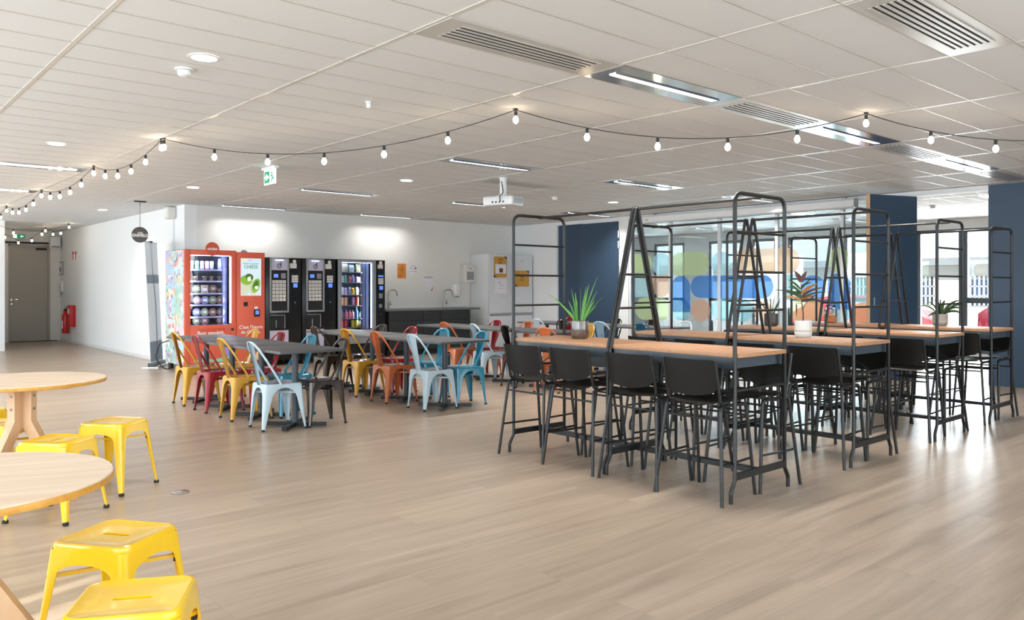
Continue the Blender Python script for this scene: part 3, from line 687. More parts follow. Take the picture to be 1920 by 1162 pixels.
def oval(cx, cy, rx, ry, rot=0, n=18):
    return [(cx + rx * math.cos(t) * math.cos(rot) - ry * math.sin(t) * math.sin(rot), cy + rx * math.cos(t) * math.sin(rot) + ry * math.sin(t) * math.cos(rot)) for t in [2 * math.pi * i / n for i in range(n)]]
blob('wrap_picture', M['pic_wrap'], [(450.5, 529), (463, 533), (472, 519), (474.5, 526), (461, 553.5), (450.5, 553.5)])
blob('wrap_picture', M['pic_lettuce'], oval(460, 525, 11, 9, .3), .0005); blob('wrap_picture', M['pic_herb'], oval(466, 519, 7.5, 6, .3), .001); blob('wrap_picture', M['pic_cheese'], [(462, 520), (468, 518), (469, 526), (463, 527)], .0015)
blob('wrap_picture', M['pic_wrap'], oval(476, 538, 9.5, 16, .35), .0005); blob('wrap_picture', M['pic_lettuce'], oval(478, 535.5, 7.5, 14, .35), .001); blob('wrap_picture', M['pic_herb'], oval(478, 534, 4.5, 9, .35), .0015); blob('wrap_picture', M['pic_cheese'], oval(479, 539, 3.6, 3), .002)
vp('card_slot', M['cap'], vm, 455.5, 566, 463, 574, .034, 0, O=O)
rd = vp('card_reader', M['cap'], vm, 474.6, 580, 485, 593, .05, 0, O=O, bevel=.003); vp('reader_display', M['blue_screen'], vm, 477, 582, 483, 589, .053, 0, O=O); vp('reader_sticker', M['white'], vm, 475.5, 574.5, 482, 579, .033, 0, O=O)
MB().sphere((W2 - .25, .2, 1.855), .055, 16, 8).build('camera_dome', M['grey'], vm)
M['m_lilac'] = mat('print_lilac', 'a98fd0', .5); M['m_mint'] = mat('print_mint', '8fcdb0', .5); M['m_sand'] = mat('print_sand', 'f0d6a0', .5)
def pr(name, mt, pts): MB().prism([(V(x, y)[0] - X0, -.031, V(x, y)[1]) for x, y in pts], (0, -.0006, 0)).build(name, mt, vm)
pr('front_print', M['m_lilac'], oval(427, 655, 9, 12)); pr('front_print', M['m_mint'], [(362, 676), (380, 671), (400, 674), (420, 668), (439, 666), (439, 677), (362, 679)]); pr('front_print', M['white'], oval(385, 662, 7, 5)); pr('front_print', M['m_sand'], oval(485, 666, 7, 9)); pr('front_print', M['m_sand'], [(420, 674), (439, 672), (439, 678), (420, 678)])
ft = MB()
for x in (.06, W1 - .06, W2 - .08):
    for y in (.05, DP - .06): ft.cyl((x, y, 0), .04, .1, 12)
ft.build('castors', M['cap'], vm)
cable = MB().tube(rounded([(4.26, 12.95, .03), (4.12, 12.9, .02), (4.0, 12.95, .2), (4.1, 13.05, .42), (4.27, 13.15, .45)], .12, 6), .008, 6)
tag(cable.build('power_cable', M['cap']), 'black power cable looping beside the painted machine side', 'cable')

l = lamp('cabinet_lamp', 'AREA', 3.5, (.72, .8, 1), ((wl + wr) / 2 - .06, .006, wt - .02), (D2R(14), 0, 0), .5, .012); l.parent = vm
for x_, a_ in ((wl + .008, -90), (wr - .03, 90)):
    l = lamp('cabinet_lamp', 'AREA', 6.0, (.72, .8, 1), (x_, .004, (wt + wb) / 2), (0, D2R(a_), 0), 1.0, .012); l.parent = vm
# things for sale in the coral machine
def put(root, lab, grp, loc, first_flag, sc=None):
    if not first_flag[0]: first_flag[0] = True; root.location = loc; root['label'] = lab; root['group'] = grp; o = root
    else: o = dup(root, loc, 0, lab, grp)
    if sc: o.scale = sc
    return o
def X_at(px, y):
    return on_y(px, 540, y)[0]
cans = (('d9b08c', 'peach'), ('6fc6c9', 'aqua'), ('c99ac0', 'pink and navy'), ('d99ab8', 'pink'), ('aab6e0', 'pale blue'))
yy = YM + .1
for k, (px, (hexc, nm)) in enumerate(zip((359, 369, 378.3, 387.7, 396.7), cans)):
    mk = mat('can_' + hexc, hexc, .25, .3, noise=(40, .35)); c = thing('drink_can', nm + ' drink can on the top shelf of the coral machine', 'can', (X_at(px, yy), yy, SH[0] + .001), 0, 'cans in the coral machine')
    MB().lathe([(.024, 0), (.031, .006), (.031, .115), (.025, .126)], 16).build('can_body', mk, c); MB().lathe([(.0255, .1255), (.026, .129), (.022, .127)], 16).build('can_lid', M['chrome'], c)
cup = thing('dessert_cup', '-', 'cup'); MB().lathe([(.026, 0), (.036, .055), (.038, .058)], 14).build('cup', M['glass'], cup); MB().lathe([(.024, .004), (.034, .05)], 14).build('filling', mat('cup_filling', 'c9a58a', .6, noise=(50, .4)), cup); MB().lathe([(.039, .058), (.039, .063), (.01, .066)], 14).build('lid', M['white'], cup)
fl_ = [False]
for k, (px, s) in enumerate(((366, 1), (383.5, 2), (396.5, 2), (411, 2))): put(cup, 'lidded dessert cup, %s from the corridor, second shelf of the coral machine' % ORD[k], 'dessert cups in the coral machine', (X_at(px, yy), yy, SH[1] + .001), fl_)
put(cup, 'lidded dessert cup ending the third shelf of the coral machine', 'dessert cups in the coral machine', (X_at(411.5, yy), yy, SH[2] + .001), fl_)
fillc = [mat('salad_' + h, h, .6, noise=(45, .45)) for h in ('8a9a70', 'a0665a', 'b98f9a', '7a86b8')]
def bowl(fm):
    b = thing('salad_bowl', '-', 'bowl'); R = Matrix.Rotation(R90, 4, 'X')
    MB().lathe([(.045, -.045), (.06, 0), (.063, .004), (.063, .01)], 20, (0, 0, .063), R).build('bowl', M['grey'], b); MB().lathe([(.052, .0), (.054, .012), (.01, .014)], 20, (0, 0, .063), R).build('salad', fm, b)
    MB().box(-.03, .03, -.0165, -.0145, .045, .085, rz=0).build('sticker', M['paper'], b); return b
bowls = [bowl(m) for m in fillc]; bf = [[False] for _ in bowls]
for r, (sh, pxs) in enumerate(((2, (367.8, 399.5)), (3, (359, 368, 384, 399, 413)), (4, (359, 367.3, 383.3, 398.6, 414)), (5, (359, 368, 383.3, 413)))):
    z = (SH + [wb + .004])[sh]
    if sh == 3: pass
    for k, px in enumerate(pxs):
        q = (k + r) % 4; rowz = (SH[2], SH[3], SH[4], wb + .002)[r]
        xx = X_at(px, yy)
        if px == 359: xx = X0 + wl + .012
        if r > 0 and len(pxs) > 4 and px > 359: xx += .008 * (k == 1)
        put(bowls[q], 'round salad bowl, %s from the corridor, %s shelf of the coral machine' % (ORD[k], ('third', 'fourth', 'fifth', 'lowest')[r]), 'salad bowls in the coral machine', (xx, yy + .09 * (px == 359), rowz + .001), bf[q])
sw = thing('sandwich_box', 'square wrapped box between two salad bowls in the coral machine', 'box', (X_at(383.3, yy), yy, SH[2] + .001)); MB().box(-.056, .056, -.02, .03, 0, .12).build('box', mat('kraft', 'b8a69a', .6, noise=(20, .15)), sw, bevel=.004); MB().box(-.035, .035, -.0215, -.02, .03, .075).build('sticker', M['paper'], sw)
bg = thing('snack_pouch', 'tall white pouch beside the cans in the coral machine', 'pouch', (X_at(413, yy), yy, SH[0] + .001)); MB().loops([[(x * w, y * d + .03 * z, z) for x, y in ((-1, -1), (1, -1), (1, 1), (-1, 1))] for z, w, d in ((0, .035, .02), (.07, .037, .026), (.15, .03, .004), (.165, .03, .003))], True, True).build('pouch', M['shelf'], bg)

# two black coffee machines
CX = 5.585
cm = thing('coffee_machine', 'black hot drinks machine touching the coral vending machine', 'coffee machine', (CX, YM, 0), 0, 'hot drinks machines')
O = (CX, 0); CW = .63
MB().box(0, CW, .0, .74, .09, 1.787).build('body', M['mblack'], cm, bevel=.006)
f = MB()
a0 = V(505, 483); a1 = V(540.7, 585.5); x0, x1, z1, z0 = a0[0] - CX, a1[0] - CX, a0[1], a1[1]
for q in ((x0, x0 + .026, z0, z1), (x1 - .026, x1, z0, z1), (x0, x1, z1 - .02, z1), (x0, x1, z0, z0 + .03)): f.box(q[0], q[1], -.03, 0, q[2], q[3])
f.build('front_frame', M['mgrey'], cm, bevel=.003)
vp('header_panel', M['lilac'], cm, 507.8, 485.4, 538.2, 506.6, .016, 0, O=O)
c = V(523, 487.5); MB().box(c[0] - CX - .07, c[0] - CX + .07, -.024, -.018, c[1] - .006, c[1] + .004).build('header_lamp', M['led'], cm)
c = V(523, 497); lg = MB(); lg.tube([(c[0] - CX + .035 * math.cos(t), -.018, c[1] - .012 + .035 * math.sin(t)) for t in [2 * math.pi * i / 20 for i in range(20)]], .005, 6, closed=True); lg.tube([(c[0] - CX + .01, -.018, c[1] - .005), (c[0] - CX + .035, -.018, c[1] + .055)], .006, 6); lg.tube([(c[0] - CX - .005, -.018, c[1] - .02), (c[0] - CX + .01, -.018, c[1] - .005)], .004, 6); lg.build('emblem', M['ink'], cm)
vp('key_panel', M['dark'], cm, 508, 507, 538, 582, .012, 0, O=O)
vp('display', M['blue_screen'], cm, 512.8, 513.5, 521, 520, .016, 0, O=O); vp('label_plate', M['midink'], cm, 526.5, 512, 535, 522, .015, 0, O=O)
kx0, kz0 = V(509.2, 524.6); kx1, kz1 = V(535.6, 564.6)
for r in range(6):
    for q in range(4):
        x = kx0 - CX + (kx1 - kx0) * (q + .08) / 4; z = kz0 + (kz1 - kz0) * (r + .92) / 6
        k_ = MB().box(x, x + (kx1 - kx0) * .84 / 4, -.02, -.01, z, z + (kz0 - kz1) * .84 / 6).build('key', M['offwhite'], cm)
dt = MB()
for r in range(6):
    for q in range(4):
        if r > 3 and q > 1: continue
        x = kx0 - CX + (kx1 - kx0) * (q + .4) / 4; z = kz0 + (kz1 - kz0) * (r + .62) / 6; dt.box(x, x + .014, -.0208, -.02, z, z + .012)
dt.build('key_symbols', M['ink'], cm)
c = V(552, 490.3); MB().lathe([(.032, 0), (.032, .003)], 20, (c[0] - CX, 0, c[1]), Matrix.Rotation(R90, 4, 'X')).build('round_sticker', M['offwhite'], cm)
vp('price_sticker', M['offwhite'], cm, 543.5, 493.5, 556, 503, .003, 0, O=O)
kx, kz = V(546.6, 515.6); kX, kZ = V(558.6, 529.8)
for r in range(3):
    for q in range(3):
        x = kx - CX + (kX - kx) * (q + .06) / 3; z = kz + (kZ - kz) * (r + .94) / 3; MB().box(x, x + (kX - kx) * .88 / 3, -.012, 0, z, z + (kz - kZ) * .88 / 3).build('number_key', M['offwhite'], cm)
vp('card_reader', M['blue_screen'], cm, 550, 531, 556.7, 538.7, .02, 0, O=O); c = V(552.5, 567); MB().cyl((c[0] - CX, 0, c[1]), .014, .02, 12, Matrix.Rotation(R90, 4, 'X')).build('lock', M['chrome'], cm)
a0 = V(507, 591); a1 = V(533.5, 615.5); f = MB(); f.tube([(a0[0] - CX, -.012, a0[1]), (a1[0] - CX, -.012, a0[1]), (a1[0] - CX, -.012, a1[1])], .008, 6); f.build('cup_bay_rim', M['mgrey'], cm)
vp('cup_bay', M['dark'], cm, 507.5, 591.5, 532, 615, .004, 0, O=O); c = V(517.5, 600); MB().box(c[0] - CX - .006, c[0] - CX + .006, -.012, 0, c[1] - .12, c[1]).build('spout', M['grey'], cm)  # the bay is a flat plate, its inner shade painted black
vp('base_panel', M['lilac'], cm, 505.6, 620, 540.5, 655, .01, 0, O=O)
ft = MB()
for x in (.05, CW - .05):
    for y in (.05, .68): ft.cyl((x, y, 0), .03, .09, 10)
ft.build('feet', M['cap'], cm)
dup(cm, (6.235, YM, 0), 0, 'black hot drinks machine standing next to the lit snack machine', 'hot drinks machines')

# snack and drinks machine
SX = 6.9; sm = thing('snack_machine', 'glass fronted snack machine lit inside, with silver frame', 'vending machine', (SX, YM, 0)); O = (SX, 0); SW = .95
gl, gt = V(639, 491); gr_, gb = V(697, 617); gl -= SX; gr_ -= SX
fx, fz = V(632.8, 485.6); fr, _ = V(703, 486); fx -= SX; fr -= SX
b = MB(); b.box(0, .02, 0, .8, .09, 1.785); b.box(fr, SW, -.02, .8, .09, 1.785); b.box(0, SW, 0, .8, 1.765, 1.785); b.box(0, SW, .76, .8, .09, 1.785); b.box(0, SW, 0, .8, .09, gb - .02); b.build('body', M['mblack'], sm)
f = MB(); f.box(fx, gl, -.035, .0, .3, 1.775); f.box(gr_, fr - .002, -.035, 0, .3, 1.775); f.box(gl, gr_, -.035, 0, gt, 1.775); f.box(gl, gr_, -.035, 0, .3, gb); f.build('front_frame', M['mgrey'], sm, bevel=.003)
MB().box(gl, gr_, .5, .51, gb, gt).build('back_liner', M['inner2'], sm); MB().box(gl, gr_, -.012, -.008, gb, gt).build('window', M['glass'], sm)
for x in (gl + .004, gr_ - .012): MB().box(x, x + .01, .0, .02, gb + .02, gt - .02).build('light_strip', M['led'], sm)
MB().box(gl, gr_, .02, .05, gt - .01, gt - .003).build('light_strip', M['led'], sm); MB().box(gr_ - .2, gr_ - .19, .0, .05, gb, gt).build('divider', M['mgrey'], sm); MB().box(gr_ - .12, gr_ - .115, .0, .03, gb, gt).build('divider', M['mgrey'], sm)
for x_, a_ in ((gl + .012, -90), (gr_ - .2, 90)):
    l = lamp('cabinet_lamp', 'AREA', 36.0, (.78, .86, 1), (x_, .012, (gt + gb) / 2), (0, D2R(a_), 0), .95, .015); l.parent = sm
MB().box(gr_ - .19, gr_ - .015, .08, .09, gb, gt).build('delivery_column', M['blue_col2'], sm)  # added panel; its pale blue replaces light missing between the dividers
SS = [V(665, y)[1] for y in (510, 529, 552.3, 572.2, 597, 614)]
for z in SS: MB().box(gl, gr_ - .2, .01, .4, z - .012, z).build('shelf', M['mgrey'], sm)
vp('display', M['blue_screen'], sm, 708, 516, 717.5, 519, .026, 0, O=O); c = V(712.5, 493); MB().lathe([(.034, 0), (.034, .003)], 20, (c[0] - SX, -.02, c[1]), Matrix.Rotation(R90, 4, 'X')).build('round_sticker', M['offwhite'], sm)
vp('price_sticker', M['offwhite'], sm, 707, 496, 716.5, 503.5, .024, 0, O=O); vp('card_reader', M['blue_screen'], sm, 710.5, 536, 716, 543, .04, 0, O=O); vp('coin_plate', M['mgrey'], sm, 709.5, 550, 716, 559, .025, 0, O=O); vp('coin_plate', M['mgrey'], sm, 709.5, 570, 715, 576.5, .025, 0, O=O)
kx, kz = V(708, 521); kX, kZ = V(717.5, 533)
for r in range(3):
    for q in range(3):
        x = kx - SX + (kX - kx) * (q + .06) / 3; z = kz + (kZ - kz) * (r + .94) / 3; MB().box(x, x + (kX - kx) * .88 / 3, -.03, -.02, z, z + (kz - kZ) * .88 / 3).build('number_key', M['offwhite'], sm)
c = V(712, 588.5); MB().cyl((c[0] - SX, -.02, c[1]), .012, .02, 12, Matrix.Rotation(R90, 4, 'X')).build('lock', M['chrome'], sm)
ft = MB()
for x in (.06, SW - .06):
    for y in (.06, .72): ft.cyl((x, y, 0), .03, .09, 10)
ft.build('feet', M['cap'], sm)
def pack(w, h, col, kind):
    mk = 'pk_' + col
    if mk not in M: M[mk] = mat('wrapper_' + col, col, .3, noise=(35, .4))
    if kind == 'b':
        return MB().lathe([(w * .9, 0), (w, .01), (w, h * .6), (w * .4, h * .82), (w * .42, h)], 12).build('drink_bottle', M[mk])
    if kind == 'c':
        return MB().lathe([(w * .8, 0), (w, .008), (w, h - .01), (w * .8, h)], 14).build('drink_can', M[mk])
    return MB().loops([[(x * w * a, y * d + .012 * (z / h), z) for x, y in ((-1, -1), (0, -1.5), (1, -1), (1, 1), (0, 1.4), (-1, 1))] for z, a, d in ((0, 1, .004), (.01, 1, .006), (h * .35, .96, .02), (h * .7, .95, .018), (h - .012, 1, .005), (h, 1, .003))], True, True).build('snack_bag', M[mk])
ROWI = ((('w', 646.5, .058, .15, 'e6e9d8', 'cream'), ('w', 659, .05, .13, 'bcd8e0', 'pale blue'), ('w', 673, .06, .14, 'd9e0b8', 'pale green')),
        (('w', 642.5, .022, .12, 'c9d0ea', 'silver'), ('w', 648, .024, .13, '6fb6a8', 'teal'), ('w', 656.5, .028, .11, 'd97a84', 'pink'), ('w', 662.3, .02, .13, '8d8fd0', 'violet'), ('w', 673, .05, .1, 'b7a6dc', 'lilac')),
        (('w', 642.5, .024, .13, 'd0d6f0', 'white'), ('w', 648.5, .024, .12, 'c8c0e6', 'lilac'), ('w', 656, .026, .13, 'a9b4e6', 'blue'), ('w', 662.5, .024, .12, 'e6c23a', 'yellow'), ('w', 670, .024, .13, 'cfd6f4', 'silver'), ('w', 676.8, .022, .11, 'b8c0ea', 'pale blue')),
        (('c', 642.5, .03, .14, 'd99a6a', 'orange'), ('c', 648.5, .03, .14, 'e0b08a', 'peach'), ('c', 662, .028, .14, 'b07ab0', 'purple'), ('c', 669.5, .03, .15, 'e0592e', 'red and orange')),
        (('b', 642, .028, .15, '6a5a80', 'dark'), ('b', 649, .028, .16, 'c04a70', 'cola'), ('b', 656, .028, .15, 'd97a9a', 'pink'), ('b', 661.5, .028, .15, 'e0a0b4', 'pale pink'), ('b', 668, .034, .2, '2f7fd0', 'blue'), ('b', 676, .028, .15, '8fa8e0', 'pale blue')),
        (('c', 642, .032, .13, 'c8284a', 'crimson'), ('c', 648.7, .032, .13, 'd0385a', 'red'), ('c', 661.5, .032, .13, 'd8d03a', 'lime'), ('c', 668.5, .032, .13, 'e0d860', 'yellow'), ('c', 676.5, .03, .12, 'b8c4e8', 'silver')))
CAT = {'w': ('snack bag', 'bag'), 'b': ('drink bottle', 'bottle'), 'c': ('drink can', 'can')}
for r, items in enumerate(ROWI):
    for k, (kd, px, w, h, col, nm) in enumerate(items):
        o = pack(w, h, col, kd); y_ = YM + .07; o.location = (X_at(px, y_), y_, SS[r] + .001)
        tag(o, '%s %s, %s along the %s shelf of the lit snack machine' % (nm, CAT[kd][0], ORD[k], ('top', 'second', 'third', 'fourth', 'fifth', 'lowest')[r]), CAT[kd][1], 'goods in the snack machine')

# ------------------------------------------------------------------ sink counter, fridges, wall fittings
YK = 12.74
edges = [on_y(px, 600, YK)[0] for px in (729, 793.8, 827.5, 882)]
for i in range(3):
    a, bx = edges[i], edges[i + 1]
    t = thing('base_cabinet', 'charcoal base cabinet with drawers, %s' % ('under the tap nearest the snack machine', 'between the two taps', 'under the tap nearest the fridges')[i], 'cabinet', (a, YK, 0), 0, 'base cabinets of the sink counter')
    w_ = bx - a
    MB().box(0, w_ - .003, .02, .58, .1, .845).build('body', M['kitchen'], t); MB().box(0, w_ - .003, .06, .5, 0, .1).build('plinth', M['cap'], t)
    for z0, z1 in ((.66, .84), (.39, .655), (.105, .385)):
        d_ = MB().box(.004, w_ - .007, 0, .02, z0, z1).build('drawer', M['kitchen'], t, bevel=.002); MB().box(w_ / 2 - .07, w_ / 2 + .07, -.012, 0, (z0 + z1) / 2 + .02, (z0 + z1) / 2 + .03).build('handle', M['black'], d_)
wx0, wx1 = on_y(722, 577, YK - .02)[0], on_y(900, 577, YK - .02)[0]
cb = thing('worktop', 'grey worktop over the charcoal cabinets along the back wall', 'worktop', (0, 0, 0))
MB().box(wx0 + .02, wx1, YK - .02, YB - .002, .846, .884).build('slab', M['worktop'], cb, bevel=.003); MB().box(wx0 + .02, wx1, YB - .016, YB - .002, .884, .93).build('upstand', M['wall'], cb)
def tap(x, lab):
    y = YB - .16; t = thing('kitchen_tap', lab, 'tap', (x, y, .884), 0, 'taps on the sink counter')
    MB().lathe([(.026, 0), (.026, .01), (.021, .014), (.021, .13), (.016, .135)], 14).build('body', M['steel'], t)
    MB().tube(rounded([(0, 0, .12), (0, 0, .36), (.15, -.03, .36), (.18, -.036, .24)], .07, 7), .011, 10).build('spout', M['steel'], t, smooth=60)
    MB().tube([(.02, 0, .085), (.055, 0, .085)], .018, 10).tube([(.05, 0, .085), (.052, 0, .16)], .006, 6).build('lever', M['steel'], t)
tap(on_y(728.5, 570, YB - .16)[0], 'steel swan-neck tap beside the snack machine'); tap(on_y(834, 570, YB - .16)[0], 'steel swan-neck tap below the soap dispenser')
def wallx(px, py): return on_y(px, py, YB)
x, z = wallx(872, 513); t = thing('towel_dispenser', 'grey paper towel dispenser on the wall above the worktop end', 'dispenser', (x, YB, z))
MB().loops([[(sx * a, sy, zz) for sx, sy in ((-1, 0), (-1, -.14), (-.8, -.18), (.8, -.18), (1, -.14), (1, 0))] for zz, a in ((-.19, .15), (-.15, .155), (.12, .15), (.19, .13))], True, True).build('cover', M['offwhite'], t, bevel=.006); MB().box(-.09, .09, -.184, -.178, -.13, .04).build('window', M['grey'], t); MB().box(-.02, .03, -.183, -.178, .1, .112).build('badge', M['ink'], t)
x, z = wallx(853.5, 545); t = thing('soap_dispenser', 'white soap dispenser on the wall beside the second tap', 'dispenser', (x, YB, z))
MB().loops([[(sx * a, sy, zz) for sx, sy in ((-1, 0), (-1, -.08), (-.6, -.11), (.6, -.11), (1, -.08), (1, 0))] for zz, a in ((-.11, .06), (-.06, .085), (.1, .09), (.13, .07))], True, True).build('body', M['white'], t, bevel=.005); MB().box(-.03, .03, -.09, -.05, -.135, -.11).build('nozzle', M['grey'], t)
def sheet(name, lab, cat, p0, p1, mt, y=YB):
    a = on_y(p0[0], p0[1], y); b = on_y(p1[0], p1[1], y); t = thing(name, lab, cat, ((a[0] + b[0]) / 2, y, (a[1] + b[1]) / 2)); w, h = b[0] - a[0], a[1] - b[1]
    MB().box(-w / 2, w / 2, -.003, -.0006, -h / 2, h / 2).build('sheet', mt, t); return t, w, h
def lines(t, mt, rows, y=-.0036, name='print'):
    m_ = MB()
    for x0, x1, z0, z1 in rows: m_.box(x0, x1, y, -.003, z0, z1)
    m_.build(name, mt, t)
t, w, h = sheet('wall_poster', 'orange poster with dark scribble on the back wall', 'poster', (745, 494), (761, 521.5), M['orange_paper'])
MB().tube([(-.08, -.0032, .02), (-.05, -.0032, .06), (-.03, -.0032, .0), (0, -.0032, .05), (.02, -.0032, .12), (.01, -.0032, .02), (0, -.0032, -.08), (.02, -.0032, .03), (.05, -.0032, .03), (.08, -.0032, .04)], .003, 5).build('scribble', M['ink'], t)
MB().tube([(-.05 + .022 * math.cos(a), -.0032, -.1 + .022 * math.sin(a)) for a in [k * .42 for k in range(15)]], .0025, 5, closed=True).build('emblem', M['ink'], t)
t, w, h = sheet('wall_notice', 'white printed notice next to the orange poster', 'notice', (767, 494.5), (783.5, 513.5), M['paper'])
lines(t, M['midink'], [(-.06, .05, .06, .068), (-.08, -.02, .03, .036), (-.08, -.03, .01, .016), (-.08, -.03, -.01, -.004), (.02, .07, -.01, .035), (-.08, .07, -.05, -.044), (.05, .07, -.075, -.045)])
t, w, h = sheet('wall_notice', 'white notice with an orange corner, lower on the back wall', 'notice', (795.5, 517.5), (811, 545), M['paper'])
lines(t, M['midink'], [(-w / 2, w / 2, h / 2 - .025, h / 2 - .012), (-w / 2, w / 2, h / 2 - .045, h / 2 - .038)]); MB().prism([(w / 2, -.0032, -h / 2), (w / 2, -.0032, -h / 2 + .1), (w / 2 - .02, -.0032, -h / 2 + .05), (w / 2 - .05, -.0032, -h / 2)], (0, -.0005, 0)).build('corner_print', M['ochre'], t)

YR = 12.71
fx = [on_y(px, 540, YR)[0] for px in (917.5, 959.8, 998.5)]
def fridge(a, b, zt, lab, mt):
    t = thing('fridge_freezer', lab, 'fridge', (a, YR, 0), 0, 'fridge freezers'); w_ = b - a - .006
    MB().box(0, w_, .05, .62, .03, zt).build('cabinet', M['fridge_w'], t, bevel=.004); MB().box(.03, w_ - .03, .07, .6, 0, .03).build('base', M['cap'], t)
    MB().box(0, w_, 0, .047, .755, zt).build('fridge_door', mt, t, bevel=.008); MB().box(0, w_, 0, .047, .06, .745).build('freezer_door', mt, t, bevel=.008)
    MB().box(.012, w_ - .012, -.003, 0, .7, .74).build('grip_recess', M['grey'], t); MB().box(w_ / 2 - .03, w_ / 2 + .04, -.002, 0, zt - .125, zt - .115).build('badge', M['grey'], t)
fridge(fx[0], fx[1], 1.985, 'silver fridge freezer beside the sink counter, with two notices', M['fridge']); fridge(fx[1], fx[2] - .0, 1.975, 'silver fridge freezer in the corner, with one ochre poster', M['fridge'])
def ochre(p0, p1, lab, photo):
    t, w, h = sheet('fridge_poster', lab, 'poster', p0, p1, M['ochre'], YR - .001); q = .0034
    for s in (1, -1): MB().prism([(s * w / 2, -q, s * h / 2), (s * (w / 2 - .1), -q, s * h / 2), (s * (w / 2 - .03), -q, s * (h / 2 - .03)), (s * w / 2, -q, s * (h / 2 - .08))], (0, -.0004, 0)).build('corner_print', M['navy_print'], t)
    e = MB(); cz = h / 2 - .09 if photo else .0
    for a0 in (.25, .25 + math.pi): e.tube([(.045 * math.cos(a0 + k * .26), -q, cz + .045 * math.sin(a0 + k * .26)) for k in range(11)], .0065, 5)
    e.build('emblem', M['ink'], t)
    if photo:
        MB().box(-w / 2 + .04, w / 2 - .02, -.0045, -.003, -h / 2 + .08, h / 2 - .16).build('inset_sheet', M['paper'], t); MB().box(-.03, .07, -.0055, -.0044, -h / 2 + .1, -h / 2 + .19).build('photo', mat('meal_photo', '6b4136', .5, noise=(40, .6)), t)
ochre((925.8, 480.5), (950, 520), 'tall ochre poster with a white inset on the fridge by the counter', True); ochre((965.2, 507), (991.8, 537), 'square ochre poster with dark corners on the corner fridge', False)
t, w, h = sheet('fridge_notice', 'plain typed sheet below the tall ochre poster', 'notice', (928, 523), (950, 550), M['paper'], YR - .001); lines(t, M['midink'], [(-.05, -.02, .06, .09), (-.05, .07, .03, .034), (-.05, .07, .0, .004), (-.06, .06, -.05, -.046)])

# ------------------------------------------------------------------ roll-up banner, corridor fittings
A_, B_ = Vector((4.08, 13.42, 0)), Vector((4.45, 13.98, 0)); u = (B_ - A_).normalized(); n_ = Vector((-u.y, u.x, 0))
bn = thing('rollup_banner', 'grey roll-up banner leaning beside the coral machine, seen edge-on from behind', 'banner', tuple(A_), math.atan2(u.y, u.x)); LB = (B_ - A_).length
MB().box(0, LB, -.05, .05, .02, .085).build('base_case', M['grey'], bn, bevel=.018); MB().box(-.006, 0, -.045, .045, .022, .082).build('end_cap', M['apron'], bn)
for x in (.06, LB - .08): MB().flat((x, -.1, .01), (x, .16, .01), .02, .012).build('foot_bar', M['chrome'], bn)
lean = .10
def bz(z): return lean * (z / 2.03)
def cloth(name, mt, zs, e):                # thin fabric: one woven layer
    mb = MB(); rows = [[mb.bm.verts.new((x, bz(z) + e, z)) for x in (.012, LB / 2, LB - .012)] for z in zs]
    for p, q in zip(rows, rows[1:]):
        for k in range(2): mb.face([p[k], p[k + 1], q[k + 1], q[k]])
    mb.build(name, mt, bn)
cloth('banner_sheet', M['banner'], (.085, .42, 1.0, 1.4, 2.02), 0)
for z0, z1 in ((.1, .42), (1.36, 1.5)): cloth('print_band', M['banner_b'], (z0, z1), -.0012)
MB().tube([(0, bz(2.03), 2.03), (LB, bz(2.03), 2.03)], .008, 6).build('top_bar', M['grey'], bn); MB().tube(rounded([(LB / 2, -.01, .08), (LB / 2 + .03, .03, 1.0), (LB / 2, bz(2.03) + .015, 2.04)], .4, 6), .008, 6).build('support_pole', M['grey'], bn); MB().box(LB / 2 - .03, LB / 2 + .03, bz(2.03) - .02, bz(2.03) + .03, 2.02, 2.05).build('pole_clip', M['cap'], bn)
y, z = on_x(327, 400, XL); t = thing('wall_speaker', 'small white wall speaker high up near the wall corner', 'speaker', (XL, y, z)); MB().box(-.14, 0, -.1, .1, -.1, .1).build('housing', M['offwhite'], t, bevel=.03); MB().box(-.145, -.138, -.075, .075, -.075, .075).build('grille', M['white'], t)
tag(MB().box(XL - .03, XL - .001, y - .02, y + .02, .1, z - .11).build('cable_duct', M['wall']), 'white cable duct running down the wall from the speaker', 'cable duct')
t = thing('fire_extinguisher', 'red fire extinguisher hanging on the corridor wall', 'extinguisher', (XL - .11, 20.95, .22))
MB().lathe([(.07, 0), (.078, .02), (.078, .4), (.06, .46), (.03, .49), (.025, .53)], 18).build('cylinder', M['red'], t, smooth=50); MB().lathe([(.03, .53), (.03, .57), (.012, .58)], 10).box(-.01, .01, -.12, .03, .56, .585).box(-.01, .01, -.11, .02, .6, .62).build('valve', M['black'], t)
MB().tube(rounded([(0, .02, .56), (0, .13, .56), (0, .12, .2)], .08, 6), .014, 8).build('hose', M['cap'], t); MB().box(-.081, -.05, -.04, .04, .12, .3).build('label_plate', M['paper'], t)
t = thing('wall_hose_box', 'flat red safety panel on the wall behind the extinguisher', 'panel', (XL, 20.62, .38)); MB().box(-.12, 0, -.14, .14, 0, .5).build('case', M['red'], t, bevel=.01); MB().box(-.124, -.119, -.06, .05, .3, .42).build('label_plate', M['paper'], t)
